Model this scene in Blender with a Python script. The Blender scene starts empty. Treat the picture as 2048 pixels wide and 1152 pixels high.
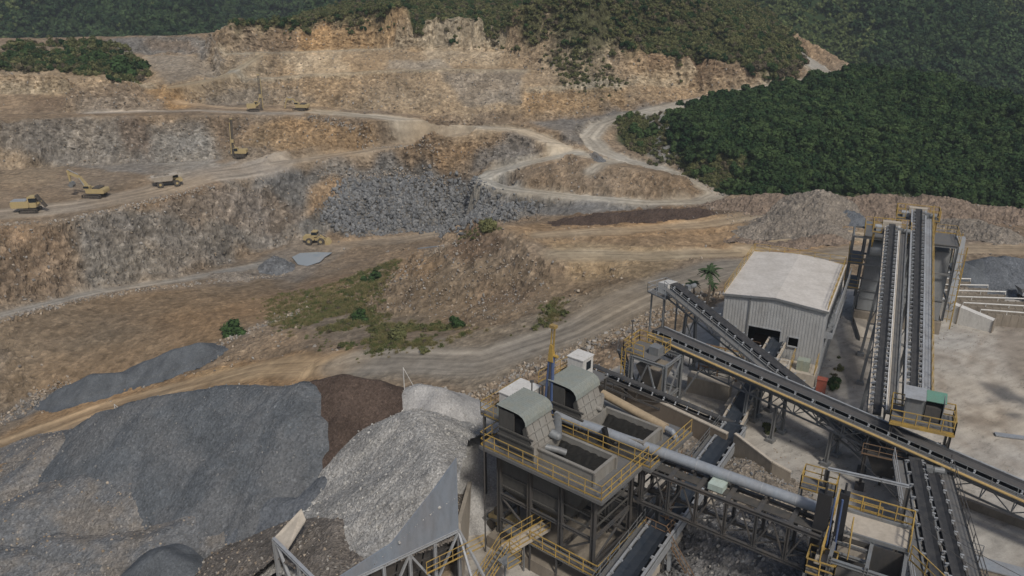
import bpy, bmesh, math, random
import numpy as np
from mathutils import Vector, Matrix
from mathutils.geometry import delaunay_2d_cdt
random.seed(7); rng = np.random.default_rng(11)
R = math.radians
SC = bpy.context.scene; COL = SC.collection
# ---------------- camera, sky, sun, exposure ----------------
F, TH, CZ = 1593.0, R(22.0), 40.0
cd = bpy.data.cameras.new('camera'); cam = bpy.data.objects.new('camera', cd); COL.objects.link(cam)
cam.location = (0, 0, CZ); cam.rotation_euler = (R(90) - TH, 0, 0)
cd.lens = F / 2048 * 36; cd.sensor_width = 36; cd.clip_start = 0.5; cd.clip_end = 5000
SC.camera = cam
SUN_EL, SUN_AZ = R(50), R(158)            # azimuth measured clockwise from +Y
wd = bpy.data.worlds.new("World"); SC.world = wd; wd.use_nodes = True
nt = wd.node_tree; bg = nt.nodes['Background']; sk = nt.nodes.new('ShaderNodeTexSky')
sk.sky_type = 'NISHITA'; sk.sun_disc = False; sk.sun_elevation = SUN_EL; sk.sun_rotation = SUN_AZ
sk.dust_density = 3.0; sk.air_density = 1.0
nt.links.new(sk.outputs[0], bg.inputs[0]); bg.inputs[1].default_value = 0.085
sl = bpy.data.lights.new('sun', 'SUN'); so = bpy.data.objects.new('sun', sl); COL.objects.link(so)
sl.energy = 2.5; sl.angle = R(7); sl.color = (1, .95, .87)
sd = Vector((math.sin(SUN_AZ) * math.cos(SUN_EL), math.cos(SUN_AZ) * math.cos(SUN_EL), math.sin(SUN_EL)))
so.rotation_euler = sd.to_track_quat('Z', 'Y').to_euler(); so.location = (0, 0, 120)
SC.view_settings.view_transform = 'Standard'; SC.view_settings.look = 'None'
SC.view_settings.exposure = -0.05; SC.view_settings.gamma = 1
try: SC.cycles.volume_max_steps = 64; SC.cycles.max_bounces = 6; SC.cycles.diffuse_bounces = 3
except Exception: pass

# ---------------- helpers ----------------
def W(px, py, z):
    """point at height z seen at photograph pixel (px, py)"""
    x = (px - 1024) / F; y = -(py - 576) / F
    d = (x, math.cos(TH) + y * math.sin(TH), -math.sin(TH) + y * math.cos(TH))
    k = (z - CZ) / d[2]
    return Vector((d[0] * k, d[1] * k, z))
def tag(o, label=None, cat=None, group=None, kind=None):
    if label: o['label'] = label
    if cat: o['category'] = cat
    if group: o['group'] = group
    if kind: o['kind'] = kind
    return o
def mesh_np(name, v, f, mat, smooth=False, parent=None, cols=None, alpha=None):
    """mesh object from numpy arrays (faces all quads or all tris)"""
    me = bpy.data.meshes.new(name); n = f.shape[1]
    me.vertices.add(len(v)); me.vertices.foreach_set('co', np.ascontiguousarray(v, np.float32).ravel())
    me.loops.add(f.size); me.loops.foreach_set('vertex_index', np.ascontiguousarray(f, np.int32).ravel())
    me.polygons.add(len(f)); me.polygons.foreach_set('loop_start', np.arange(0, f.size, n, dtype=np.int32))
    me.polygons.foreach_set('loop_total', np.full(len(f), n, np.int32))
    me.polygons.foreach_set('use_smooth', np.full(len(f), smooth, bool))
    me.update(calc_edges=True)
    if cols is not None:
        a = me.color_attributes.new('Col', 'FLOAT_COLOR', 'POINT')
        c = np.ones((len(v), 4), np.float32); c[:, :3] = cols
        if alpha is not None: c[:, 3] = alpha
        a.data.foreach_set('color', c.ravel())
    if mat: me.materials.append(mat)
    o = bpy.data.objects.new(name, me); COL.objects.link(o)
    if parent: o.parent = parent
    return o
# gradient noise, numpy
_P = rng.permutation(256).astype(np.int32); _P = np.concatenate([_P, _P, _P])
_G = rng.normal(size=(256, 3)); _G /= np.linalg.norm(_G, axis=1)[:, None]; _G = _G.astype(np.float32)
def noise(x, y, z=0.0):
    x = np.asarray(x, np.float32); y = np.asarray(y, np.float32); z = np.broadcast_to(np.float32(z) if np.isscalar(z) else z.astype(np.float32), x.shape)
    xi = np.floor(x).astype(np.int32); yi = np.floor(y).astype(np.int32); zi = np.floor(z).astype(np.int32)
    fx = x - xi; fy = y - yi; fz = z - zi
    u = fx * fx * (3 - 2 * fx); v = fy * fy * (3 - 2 * fy); w = fz * fz * (3 - 2 * fz)
    xi &= 255; yi &= 255; zi &= 255; out = 0
    for dx in (0, 1):
        for dy in (0, 1):
            h0 = _P[_P[(xi + dx) & 255] + ((yi + dy) & 255)]
            for dz in (0, 1):
                g = _G[_P[(h0 + ((zi + dz) & 255))]]
                out = out + (u if dx else 1 - u) * (v if dy else 1 - v) * (w if dz else 1 - w) * (g[..., 0] * (fx - dx) + g[..., 1] * (fy - dy) + g[..., 2] * (fz - dz))
    return out * 1.5
def fbm(x, y, z=0.0, o=4, ridge=False):
    s = 0; a = 1
    for i in range(o):
        n = noise(x, y, z); s = s + a * ((0.5 - np.abs(n) * 1.6) if ridge else n)
        x = x * 2.03 + 11.3; y = y * 2.03 + 5.7; z = z * 2.03 + 3.1; a *= .5
    return s
def smooth01(a, b, x): t = np.clip((x - a) / (b - a), 0, 1); return t * t * (3 - 2 * t)

# ---------------- materials ----------------
class NT:
    def __init__(s, name):
        s.m = bpy.data.materials.new(name); s.m.use_nodes = True; s.t = s.m.node_tree
        s.b = s.t.nodes['Principled BSDF']; s.co = s.n('ShaderNodeTexCoord')
    def n(s, k, **kw):
        n = s.t.nodes.new(k)
        for a, b in kw.items():
            if a.startswith('i_'): n.inputs[a[2:].replace('_', ' ')].default_value = b
            else: setattr(n, a, b)
        return n
    def l(s, a, b): s.t.links.new(a, b)
    def noise(s, scale, detail=6, vec=None, rough=.6, dist=0):
        n = s.n('ShaderNodeTexNoise'); n.inputs['Scale'].default_value = scale; n.inputs['Detail'].default_value = detail
        n.inputs['Roughness'].default_value = rough; n.inputs['Distortion'].default_value = dist
        s.l(vec or s.co.outputs['Object'], n.inputs['Vector']); return n
    def ramp(s, fac, stops):
        r = s.n('ShaderNodeValToRGB'); e = r.color_ramp.elements
        while len(e) < len(stops): e.new(.5)
        for i, (p, c) in enumerate(stops): e[i].position = p; e[i].color = (*c, 1) if len(c) == 3 else c
        s.l(fac, r.inputs[0]); return r.outputs[0]
    def mix(s, fac, a, b, mode='MIX'):
        n = s.n('ShaderNodeMix', data_type='RGBA', blend_type=mode)
        for i, v in ((0, fac), (6, a), (7, b)):
            if hasattr(v, 'is_linked') or hasattr(v, 'links'): s.l(v, n.inputs[i])
            elif i == 0: n.inputs[0].default_value = v
            else: n.inputs[i].default_value = (*v, 1)
        return n.outputs[2]
    def bump(s, h, strength, dist, prev=None):
        b = s.n('ShaderNodeBump'); b.inputs['Strength'].default_value = strength; b.inputs['Distance'].default_value = dist
        s.l(h, b.inputs['Height'])
        if prev: s.l(prev, b.inputs['Normal'])
        return b.outputs[0]
    def fin(s, col, rough=.9, nrm=None, metal=0, spec=.3):
        if hasattr(col, 'links'): s.l(col, s.b.inputs['Base Color'])
        else: s.b.inputs['Base Color'].default_value = (*col, 1)
        if hasattr(rough, 'links'): s.l(rough, s.b.inputs['Roughness'])
        else: s.b.inputs['Roughness'].default_value = rough
        s.b.inputs['Metallic'].default_value = metal; s.b.inputs['Specular IOR Level'].default_value = spec
        if nrm: s.l(nrm, s.b.inputs['Normal'])
        return s.m
def g(v): return (v, v, v)
def rock_mat(name, base=None, stone=2.2, amt=.5, bump=.5, base2=None):
    """earth and broken rock: macro colour from the mesh (or base) x stone-sized speckle"""
    m = NT(name)
    if base is None:
        a = m.n('ShaderNodeVertexColor', layer_name='Col'); c = a.outputs[0]
    else:
        n0 = m.noise(.35, 6); c = m.mix(m.ramp(n0.outputs[0], [(.3, g(0)), (.7, g(1))]), tuple(x * .78 for x in base), tuple(x * 1.2 for x in base))
    if base2: nb_ = m.noise(.16, 6, rough=.65); c = m.mix(m.ramp(nb_.outputs[0], [(.44, g(0)), (.56, g(1))]), c, base2)
    nz = m.noise(1.1, 8, rough=.68); 
    v = m.n('ShaderNodeTexVoronoi'); v.inputs['Scale'].default_value = stone; v.inputs['Randomness'].default_value = 1
    wv = m.n('ShaderNodeMix', data_type='RGBA'); wv.inputs[0].default_value = .12
    m.l(m.co.outputs['Object'], wv.inputs[6]); m.l(nz.outputs['Color'], wv.inputs[7]); m.l(wv.outputs[2], v.inputs['Vector'])
    sp = m.ramp(v.outputs['Color'], [(0, g(1 - amt * .55)), (.55, g(1.0)), (.86, g(1 + amt * .35)), (1, g(1 + amt * 1.1))])
    al = a.outputs['Alpha'] if base is None else None
    c = m.mix(al or 1, c, sp, 'MULTIPLY')
    n1 = m.noise(.55, 7, rough=.7)
    c = m.mix(al or 1, c, m.ramp(n1.outputs[0], [(.28, g(.62 if base is None else .8)), (.5, g(1)), (.72, g(1.34 if base is None else 1.16))]), 'MULTIPLY')
    n2 = m.noise(6.5, 5, rough=.75)
    c = m.mix(1 if base else .6, c, m.ramp(n2.outputs[0], [(.3, g(.74)), (.55, g(1)), (.72, g(1.3))]), 'MULTIPLY')
    hv = v.outputs['Distance']
    if al:
        q = m.n('ShaderNodeMath', operation='MULTIPLY'); m.l(al, q.inputs[0]); m.l(hv, q.inputs[1]); hv = q.outputs[0]
        q = m.n('ShaderNodeMath', operation='MULTIPLY'); m.l(al, q.inputs[0]); m.l(nz.outputs[0], q.inputs[1]); b = m.bump(q.outputs[0], bump * .9, .5)
    else: b = m.bump(nz.outputs[0], bump * .9, .5)
    b = m.bump(hv, bump, .25, b); return m.fin(c, .95, m.bump(n2.outputs[0], bump * .6, .1, b), spec=.12)
def paint(name, base, rough=.6, dirt=.35, scale=1.2, metal=0, dcol=(.16, .13, .10), rib=0, ribaxis='X', bump=.1):
    """painted or weathered metal, concrete: base x grime blotches and run-down dirt"""
    m = NT(name)
    mp = m.n('ShaderNodeMapping'); mp.inputs['Scale'].default_value = (1, 1, .35); m.l(m.co.outputs['Object'], mp.inputs[0])
    n1 = m.noise(scale, 8, mp.outputs[0], .65); n2 = m.noise(scale * 6, 5, mp.outputs[0], .7)
    c = m.mix(m.ramp(n1.outputs[0], [(.35, g(0)), (.72, g(dirt))]), base, dcol)
    c = m.mix(1, c, m.ramp(n2.outputs[0], [(.25, g(.8)), (.5, g(1)), (.8, g(1.16))]), 'MULTIPLY')
    b = m.bump(n2.outputs[0], bump, .03)
    return m.fin(c, rough, b, metal, .35)
def simple(name, base, rough=.6, metal=0): return NT(name).fin(base, rough, None, metal)
# ---------------- terrain: break lines (photo x, photo y, height) turned into world points ----------------
BL = []   # each: list of world (x,y,z)
def bl(*p): BL.append([W(*q) for q in p])
def bw(*p): BL.append([Vector(q) for q in p])
# back-side copy of a crest line: shifted away from the camera and dropped
def back(pts, dy, dz): BL.append([W(*q) + Vector((0, dy, dz)) for q in pts])
# near haul road
bl((1480,560,-1),(1300,640,-2),(1150,705,-4),(960,790,-6),(700,790,-9),(430,800,-14),(200,850,-20),(0,925,-23),(-350,1060,-27))
bl((1720,495,-1),(1500,515,-1.6),(1350,525,-2),(1200,575,-3),(1080,635,-5),(940,665,-7),(800,700,-8),(700,700,-10),(520,715,-15),(350,760,-19),(200,800,-22),(0,880,-24),(-350,1010,-28))
# plant pad
bl((2300,505,-.6),(2048,500,-.6),(1880,500,-.6),(1720,520,-.5),(1500,590,0),(1330,690,0),(1200,760,0),(1010,860,0),(960,930,0),(940,1010,0),(925,1120,0),(920,1300,0))
bw((2,24,0),(40,24,0),(90,24,0)); bw((90,24,0),(90,60,0),(90,100,0)); bw((30,50,0),(70,50,0)); bw((45,80,0),(90,90,0))
bl((1560,640,0),(1900,640,0),(2040,650,0)); bl((1100,1000,0),(1500,900,0),(1900,760,0))
# low ground under the stockpiles
bw((-60,24,-3),(-30,24,-1),(-10,24,-.5)); bw((-90,60,-8),(-60,52,-4),(-35,50,-1.5),(-15,50,-.6),(-6,47,-.3)); bw((-90,72,-14),(-50,62,-2.5),(-25,59,.5),(-8,60,.5)); bw((-80,82,-20),(-50,76,-12),(-25,72,-8),(-8,70,-5))
# foot of the left benches
bl((-350,950,-29),(0,840,-26),(150,790,-24),(300,735,-22),(440,680,-20),(520,640,-20),(600,600,-21))
bl((-350,700,-18),(0,640,-18),(200,590,-20),(400,565,-22),(540,562,-23.5),(620,548,-23.8),(700,530,-23.5))
bl((-350,675,-18),(0,620,-18),(200,575,-20),(400,545,-22),(500,508,-23.5),(600,480,-23.5),(700,475,-23),(850,458,-23),(930,448,-23),(990,440,-22))
bl((560,540,-24),(600,505,-24.2),(660,505,-24.2))
# vegetated swale and slope up to the near road
bl((600,660,-14),(700,620,-15),(800,640,-12),(760,700,-8.5)); bl((620,600,-20),(700,570,-20),(760,540,-20),(820,500,-20))
# mound and plateau
bl((700,600,-15.5),(760,560,-13.5),(840,500,-8),(930,465,-3.2),(985,450,-1.2),(1050,470,-1.5))
bl((1050,470,-1.5),(1060,520,-3),(1020,570,-6.5),(940,610,-9.5),(850,650,-11),(940,655,-8))
bl((1060,520,-3),(1200,525,-2.6),(1330,520,-2.2)); bl((1080,600,-5.5),(1200,560,-4))
pe = ((985,450,-1.2),(1100,432,-3.2),(1250,420,-3),(1400,412,-2.5),(1500,403,-1.8),(1600,392,-.8),(1750,394,-.8),(1900,398,-1),(2048,425,-1),(2300,445,-1))
bl(*pe); back(pe, 4, -3); back(pe, 17, -13)
bl((1100,470,-2.5),(1400,450,-2.2),(1700,440,-1.5),(2048,460,-1)); bl((1450,480,-3.2),(1600,480,-3),(1700,470,-1.6))
back(((985,450,-1.2),(930,465,-3.2),(840,500,-8),(760,555,-14)), 10, -9); bw((0,165,-19),(-10,178,-22),(-25,185,-23))
# lower bench crest with the haul road, road inner edge
bl((-350,500,-8),(0,455,-8),(150,440,-8.5),(300,405,-9),(420,375,-9),(500,355,-9.3),(640,337,-10),(800,337,-11),(950,347,-11.5))
bl((-350,400,-7.5),(0,378,-7.6),(150,364,-7.6),(280,352,-7.4),(400,335,-7.2)); bl((-350,365,-7.3),(0,338,-7.3),(150,331,-7.3),(280,327,-7.2),(400,321,-7.1),(480,316,-7),(700,300,-6),(880,275,-4.5),(940,262,-3.2))
# rig bench
bl((-350,250,3),(0,240,3),(150,235,3),(400,230,2.4),(520,229,1.6),(640,233,1),(760,246,.2),(870,258,-1.2),(930,266,-3))
bl((-350,234,3.3),(0,229,3.2),(300,222,2.8),(400,214,2.5),(480,208,2.2),(640,213,2),(800,226,.8),(900,235,0),(1040,246,-1),(1100,240,-1),(1250,222,-.5),(1330,208,1),(1400,190,2.4),(1540,165,6))
# left upper face, knoll, upper pad
bl((-350,190,7),(0,185,7),(150,182,7),(300,173,7.5),(345,172,7.5)); bl((345,172,7.5),(400,206,3))
bl((-350,150,12),(0,145,12),(150,146,12),(250,155,10.5),(290,165,8.5)); bl((0,175,7.3),(270,168,7.9))
bl((-350,100,16),(0,95,16.5),(200,97,15.5),(290,110,13.5)); bl((200,110,13.6),(450,107,14)); bl((340,172,7.6),(440,155,9),(490,130,11.5),(520,110,14))
up = ((-350,80,17),(0,76,17.5),(100,75,18),(250,71,18.5),(420,69,19)); bl(*up); back(up, 20, -6); back(up, 60, -25)
# back wall benches
def bench(pts, wdt=2.6):
    bl(*pts); BL.append([W(*q) + Vector((0, wdt, .15)) for q in pts])
bench(((440,166,7),(520,158,8),(600,152,9),(760,143,10),(900,139,10.4),(1050,142,10)))
bench(((440,108,14),(600,104,14.5),(760,98,15),(900,96,15.3),(1010,97,15.2)))
bench(((430,66,19),(600,59,20.5),(760,51,21.3),(900,62,19.6),(1000,77,18)), 3)
bl((1060,180,6),(1180,172,6.4),(1290,165,6.2),(1400,160,6.1)); bl((1020,100,15),(1100,110,14),(1290,110,14),(1400,120,12.4),(1540,145,9))
bl((420,45,23.5),(520,42,23.5),(620,30,25),(800,6,29),(1000,0,30),(1200,-5,31),(1380,-3,29.5)); bl((1100,70,19),(1300,80,17.5),(1500,60,19),(1600,110,11))
bl((1380,0,29),(1450,30,24.5),(1530,75,17),(1600,113,10.6))
bw((-40,345,34),(0,350,38),(60,350,37)); bw((-120,340,14),(-75,345,24),(-40,345,34)); bw((60,350,37),(105,345,22),(130,330,6))
# winding road
rd = ((620,222,1.6),(760,234,.8),(870,247,-.2),(950,254,-1.2),(1040,260,-2.2),(1100,281,-3.6),(1150,305,-5.5))
bl(*rd); lp = ((1150,305,-5.5),(1060,325,-8),(985,345,-10.4),(960,358,-11),(1000,375,-11.5),(1150,393,-12),(1300,405,-12.5),(1400,403,-12.5),(1437,387,-12),(1380,355,-10.2),(1310,335,-9),(1250,320,-7.6),(1200,300,-6),(1178,275,-4.5),(1200,250,-2.5),(1250,231,-.5),(1330,214,1),(1420,195,2.8),(1500,180,4.4),(1600,165,6),(1652,150,7.5),(1630,130,9),(1592,105,12))
bl(*lp); bl((1100,337,-7.6),(1200,327,-6.6),(1330,347,-7.6)); bl((1090,268,-2),(1180,255,-2),(1140,300,-4.6))
bl((1480,392,-13.5),(1450,360,-10.5),(1350,320,-8),(1260,290,-6),(1230,270,-4.6),(1260,250,-2.5),(1330,226,.2))
# forested slope right of the road
bl((1500,385,-11.5),(1700,380,-10.5),(2048,400,-12),(2300,420,-13)); bl((1400,300,-4.5),(1700,260,-1),(2048,300,-4),(2300,330,-6))
bl((1660,158,7.4),(1800,150,8.5),(1900,170,7),(2048,225,2),(2300,270,-1)); back(((1680,158,7.4),(1800,150,8.5),(1900,170,7),(2048,225,2)), 40, -14)
bw((190,30,-1),(190,100,-3),(190,160,-15),(190,260,-10),(190,370,-25)); bw((-190,30,-15),(-190,100,-26),(-190,220,0),(-190,300,8),(-190,370,-15)); bw((-100,370,-12),(0,370,30),(100,370,-5))
GX0, GY0, GS, GNX, GNY = -190.0, 22.0, .5, 761, 697
pts = []
for l in BL:
    for a, b in zip(l, l[1:]):
        n = max(1, int((b - a).length / 2.5))
        for i in range(n): pts.append(a.lerp(b, i / n))
    pts.append(l[-1])
pts = [p for p in pts if -191 < p.x < 191 and 20 < p.y < 371]
for c in ((-191, 20, -12), (191, 20, 0), (-191, 371, -15), (191, 371, -25), (-100, 20, -10), (100, 20, 0)): pts.append(Vector(c))
seen = {}
for p in pts: seen.setdefault((round(p.x * 2), round(p.y * 2)), p)
pts = list(seen.values()); p2 = [Vector((p.x, p.y)) for p in pts]
cv, ce, cf, ov, oe, of = delaunay_2d_cdt(p2, [], [], 0, 1e-4)
zz = [pts[o[0]].z if o else 0 for o in ov]
H = np.full((GNY, GNX), np.nan)
for t in cf:
    (x0, y0), (x1, y1), (x2, y2) = [cv[i] for i in t]; z0, z1, z2 = [zz[i] for i in t]
    ia = max(0, int((min(x0, x1, x2) - GX0) / GS)); ib = min(GNX, int((max(x0, x1, x2) - GX0) / GS) + 2)
    ja = max(0, int((min(y0, y1, y2) - GY0) / GS)); jb = min(GNY, int((max(y0, y1, y2) - GY0) / GS) + 2)
    if ia >= ib or ja >= jb: continue
    X, Y = np.meshgrid(GX0 + np.arange(ia, ib) * GS, GY0 + np.arange(ja, jb) * GS)
    d = (y1 - y2) * (x0 - x2) + (x2 - x1) * (y0 - y2)
    if abs(d) < 1e-9: continue
    a = ((y1 - y2) * (X - x2) + (x2 - x1) * (Y - y2)) / d; b = ((y2 - y0) * (X - x2) + (x0 - x2) * (Y - y2)) / d; c = 1 - a - b
    k = (a >= -1e-6) & (b >= -1e-6) & (c >= -1e-6); S = H[ja:jb, ia:ib]; S[k] = (a * z0 + b * z1 + c * z2)[k]
H[np.isnan(H)] = -10
def blur(A, n):
    for _ in range(n):
        B = A.copy(); B[1:-1] = (A[:-2] + 2 * A[1:-1] + A[2:]) / 4; A = B.copy(); A[:, 1:-1] = (B[:, :-2] + 2 * B[:, 1:-1] + B[:, 2:]) / 4
    return A
H = blur(H, 2)
def samp(A, x, y):
    u = np.clip((x - GX0) / GS, 0, GNX - 1.001); v = np.clip((y - GY0) / GS, 0, GNY - 1.001)
    i = u.astype(int); j = v.astype(int); a = u - i; b = v - j
    if A.ndim == 3: a = a[..., None]; b = b[..., None]
    return (A[j, i] * (1 - a) + A[j, i + 1] * a) * (1 - b) + (A[j + 1, i] * (1 - a) + A[j + 1, i + 1] * a) * b
def cast(P):
    """photo pixels (n,2) -> world points on the terrain raster"""
    P = np.asarray(P, float); x = (P[:, 0] - 1024) / F; y = -(P[:, 1] - 576) / F
    dx = x; dy = math.cos(TH) + y * math.sin(TH); dz = -math.sin(TH) + y * math.cos(TH)
    ys = np.arange(24, 369, .25)[None]; k = ys / dy[:, None]; X = dx[:, None] * k; Z = CZ + dz[:, None] * k
    h = samp(H, X, np.broadcast_to(ys, X.shape)); hit = Z <= h; i = np.argmax(hit, 1); i[~hit.any(1)] = ys.size - 1
    r = np.arange(len(P)); return np.stack([X[r, i], ys[0, i], h[r, i]], 1)
def G(px, py): return Vector(cast([(px, py)])[0])
def gz(x, y): return float(samp(H, np.array([float(x)]), np.array([float(y)]))[0])
# ---------------- ground colours: regions outlined on the ground ----------------
XX, YY = np.meshgrid(GX0 + np.arange(GNX) * GS, GY0 + np.arange(GNY) * GS)
wx = fbm(XX * .12, YY * .12, 1.0, 4) * 2.2; wy = fbm(XX * .12, YY * .12, 9.0, 4) * 2.2
def inpoly(poly, X, Y):
    r = np.zeros(X.shape, bool); n = len(poly)
    for i in range(n):
        x0, y0 = poly[i][:2]; x1, y1 = poly[(i + 1) % n][:2]
        if y0 == y1: continue
        c = ((y0 > Y) != (y1 > Y)) & (X < (x1 - x0) * (Y - y0) / (y1 - y0) + x0); r ^= c
    return r
def densify(P, n=6): return [(a[0] + (b[0] - a[0]) * i / n, a[1] + (b[1] - a[1]) * i / n) for a, b in zip(P, P[1:] + P[:1]) for i in range(n)]
def area(P, soft=3, warp=1): return np.clip(blur(inpoly(cast(densify(list(P))), XX + wx * warp, YY + wy * warp).astype(float), soft), 0, 1)
def strip(P, wid, soft=1, warp=.25):
    """band of width wid (m) along a line given in photo pixels or (px,py,z)"""
    L = [W(*p) if len(p) == 3 else G(*p) for p in P]; D = np.full(XX.shape, 1e9); X = XX + wx * warp; Y = YY + wy * warp
    for a, b in zip(L, L[1:]):
        vx, vy = b.x - a.x, b.y - a.y; q = vx * vx + vy * vy + 1e-9; t = np.clip(((X - a.x) * vx + (Y - a.y) * vy) / q, 0, 1)
        D = np.minimum(D, np.hypot(X - a.x - t * vx, Y - a.y - t * vy))
    return blur(np.clip(wid / 2 + .5 - D, 0, 1), soft), D
CC = np.zeros(XX.shape + (3,)); CC[:] = (.235, .185, .135)
def lay(c, m, k=1): global CC; CC = CC * (1 - (m * k)[..., None]) + np.array(c) * (m * k)[..., None]
TAN, OCH, CREAM, BRN, DBR, GRY, LGR, BLU, ORG, BEI = (.33, .26, .18), (.36, .245, .13), (.46, .40, .31), (.215, .155, .105), (.14, .095, .065), (.215, .205, .19), (.32, .31, .29), (.165, .175, .185), (.33, .205, .10), (.40, .345, .26)
lay(TAN, area([(430,60),(1010,75),(1060,140),(1060,225),(900,232),(640,215),(480,205),(360,200),(290,165),(290,110),(440,108)]))
lay(OCH, area([(600,62),(760,55),(900,66),(1005,78),(1005,100),(760,98),(600,104)]), .75)
lay(BRN, area([(430,68),(600,60),(600,104),(470,106)]), .6)
lay(CREAM, area([(560,112),(680,108),(700,150),(600,152)]), .6); lay(CREAM, area([(840,85),(1000,90),(1000,130),(860,132)]), .35)
lay(LGR, area([(780,120),(880,118),(900,138),(780,140)]), .5); lay(GRY, area([(880,145),(1040,135),(1040,205),(930,210)]), .6)
lay(GRY, area([(290,110),(450,110),(440,150),(330,168)]), .55)
lay(GRY, area([(400,190),(560,170),(640,200),(480,210),(400,210)]), .4)
lay(BLU, area([(200,82),(260,74),(415,70),(455,102),(240,108)]), .75); lay(BRN, area([(280,80),(380,80),(390,100),(280,100)]), .4)
lay(TAN, area([(0,140),(150,140),(250,150),(290,170),(0,185)]), .8); lay(DBR, area([(60,190),(140,190),(120,225),(60,220)]), .4)
lay(OCH, area([(290,172),(345,172),(390,215),(340,220),(310,190)]), .8); lay(GRY, area([(150,195),(310,200),(330,220),(150,228)]), .35)
lay(TAN, area([(1040,100),(1290,105),(1540,145),(1540,168),(1400,192),(1060,240)]), .75)
lay(DBR, area([(1290,108),(1400,118),(1545,145),(1420,160),(1300,150)]), .5); lay(OCH, area([(1040,180),(1260,172),(1250,215),(1060,228)]), .5)
lay(BLU, area([(1060,246),(1250,222),(1400,195),(1330,212),(1250,228),(1190,255),(1170,290),(1120,262)]), .7)
lay(GRY, area([(0,240),(180,236),(400,235),(420,330),(300,350),(120,330),(0,300)]), .75)
lay(LGR, area([(120,250),(240,270),(230,330),(120,320)]), .2); lay(DBR, area([(230,240),(290,235),(320,310),(250,300)]), .5)
lay(LGR, area([(300,270),(420,260),(440,320),(380,340),(300,325)]), .6); lay(BLU, area([(330,265),(380,262),(400,300),(350,310)]), .35)
lay(OCH, area([(520,240),(740,250),(860,270),(820,285),(560,300),(440,290)]), .55); lay(TAN, area([(0,290),(130,330),(100,372),(0,372)]), .5)
lay(BRN, area([(430,240),(520,240),(500,300),(430,300)]), .5)
lay(LGR, area([(300,356),(340,336),(480,322),(420,345),(340,368)]), .7)
lay(OCH, area([(860,300),(960,272),(1010,268),(960,300),(880,330)]), .3); lay(BLU, area([(960,300),(1030,275),(1085,300),(1060,325),(1000,330),(930,335)]), .6)
lay(BLU, area([(520,335),(800,330),(940,350),(1150,400),(1400,412),(1000,440),(850,462),(640,478),(600,475),(570,400),(500,370)]), .85)
lay(OCH, area([(620,365),(690,355),(700,385),(650,400),(640,430),(600,430)]), .6); lay(GRY, area([(430,350),(560,380),(600,470),(470,440)]), .7)
lay(GRY, area([(150,445),(420,380),(600,480),(480,510),(300,560),(170,570)]), .7); lay(BLU, area([(300,420),(460,375),(540,420),(420,450)]), .35)
lay(BLU, area([(200,430),(440,372),(620,390),(640,470),(500,500),(330,500)], 5), .38)
lay(BRN, area([(0,455),(130,455),(150,575),(0,600)]), .6); lay((.26,.24,.21), area([(170,490),(290,490),(330,550),(180,575)]), .5); lay(BRN, area([(300,400),(430,360),(600,400),(600,440),(400,470)]), .35)
lay((.225,.165,.105), area([(0,640),(200,595),(540,562),(600,600),(520,640),(440,680),(300,735),(0,840)]), .75); lay(ORG, area([(80,700),(300,690),(280,740),(60,820)]), .12)
lay((.24,.165,.10), area([(300,640),(560,590),(520,650),(340,700)]), .3)
lay(GRY, area([(430,560),(560,500),(600,470),(700,500),(600,560)]), .5); lay(BRN, area([(540,585),(700,545),(720,600),(560,640)]), .7)
lay((.22,.175,.125), area([(720,600),(770,560),(900,480),(1000,540),(1300,560),(1100,630),(900,670),(800,640)]), .7)
lay(DBR, area([(900,490),(950,450),(1010,460),(1000,500),(930,540)]), .7); lay(DBR, area([(950,550),(1090,560),(1060,610),(960,600)]), .35); lay(ORG, area([(780,520),(900,510),(860,550),(760,560)]), .3)
lay((.30,.21,.125), area([(1010,455),(1250,435),(1700,425),(1740,520),(1500,510),(1300,520),(1180,525),(1060,480)]), .75)
lay((.37,.29,.185), area([(1100,490),(1300,490),(1400,510),(1300,560),(1150,560)]), .6); lay(ORG, area([(1130,440),(1400,430),(1300,470),(1150,480)]), .25)
lay(DBR, area([(1120,432),(1260,420),(1420,412),(1500,425),(1260,440),(1110,446)]), .6)
lay((.25,.20,.16), area([(1420,400),(1600,385),(1850,390),(2048,425),(2048,490),(1870,480),(1700,450),(1550,430)]), .8)
lay(BRN, area([(1870,425),(2048,440),(2048,470),(1870,460)]), .5); lay(BLU, area([(1640,420),(1720,418),(1730,432),(1660,434)]), .8)
lay(GRY, area([(1500,430),(1700,430),(1680,480),(1560,490),(1480,460)]), .5)
lay((.33,.22,.12), area([(0,870),(120,800),(330,760),(520,712),(780,700),(860,690),(700,760),(430,780),(200,830),(0,920)]), .85)
lay((.40,.29,.17), area([(380,750),(520,722),(700,715),(700,735),(450,765)]), .7)
lay((.235,.205,.165), area([(700,705),(960,665),(1200,580),(1400,530),(1700,500),(1700,520),(1450,560),(1280,650),(1100,730),(960,775),(700,760)], 3), .9)
lay((.24,.19,.145), area([(960,780),(1150,710),(1290,640),(1330,690),(1150,790),(1010,850)]), .8)
lay((.24,.23,.20), area([(0,950),(900,800),(960,900),(920,1152),(0,1300)]), .9)
lay(BLU, area([(0,830),(70,790),(130,785),(140,800),(40,835),(0,850)], 2, .4), .7)
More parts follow.
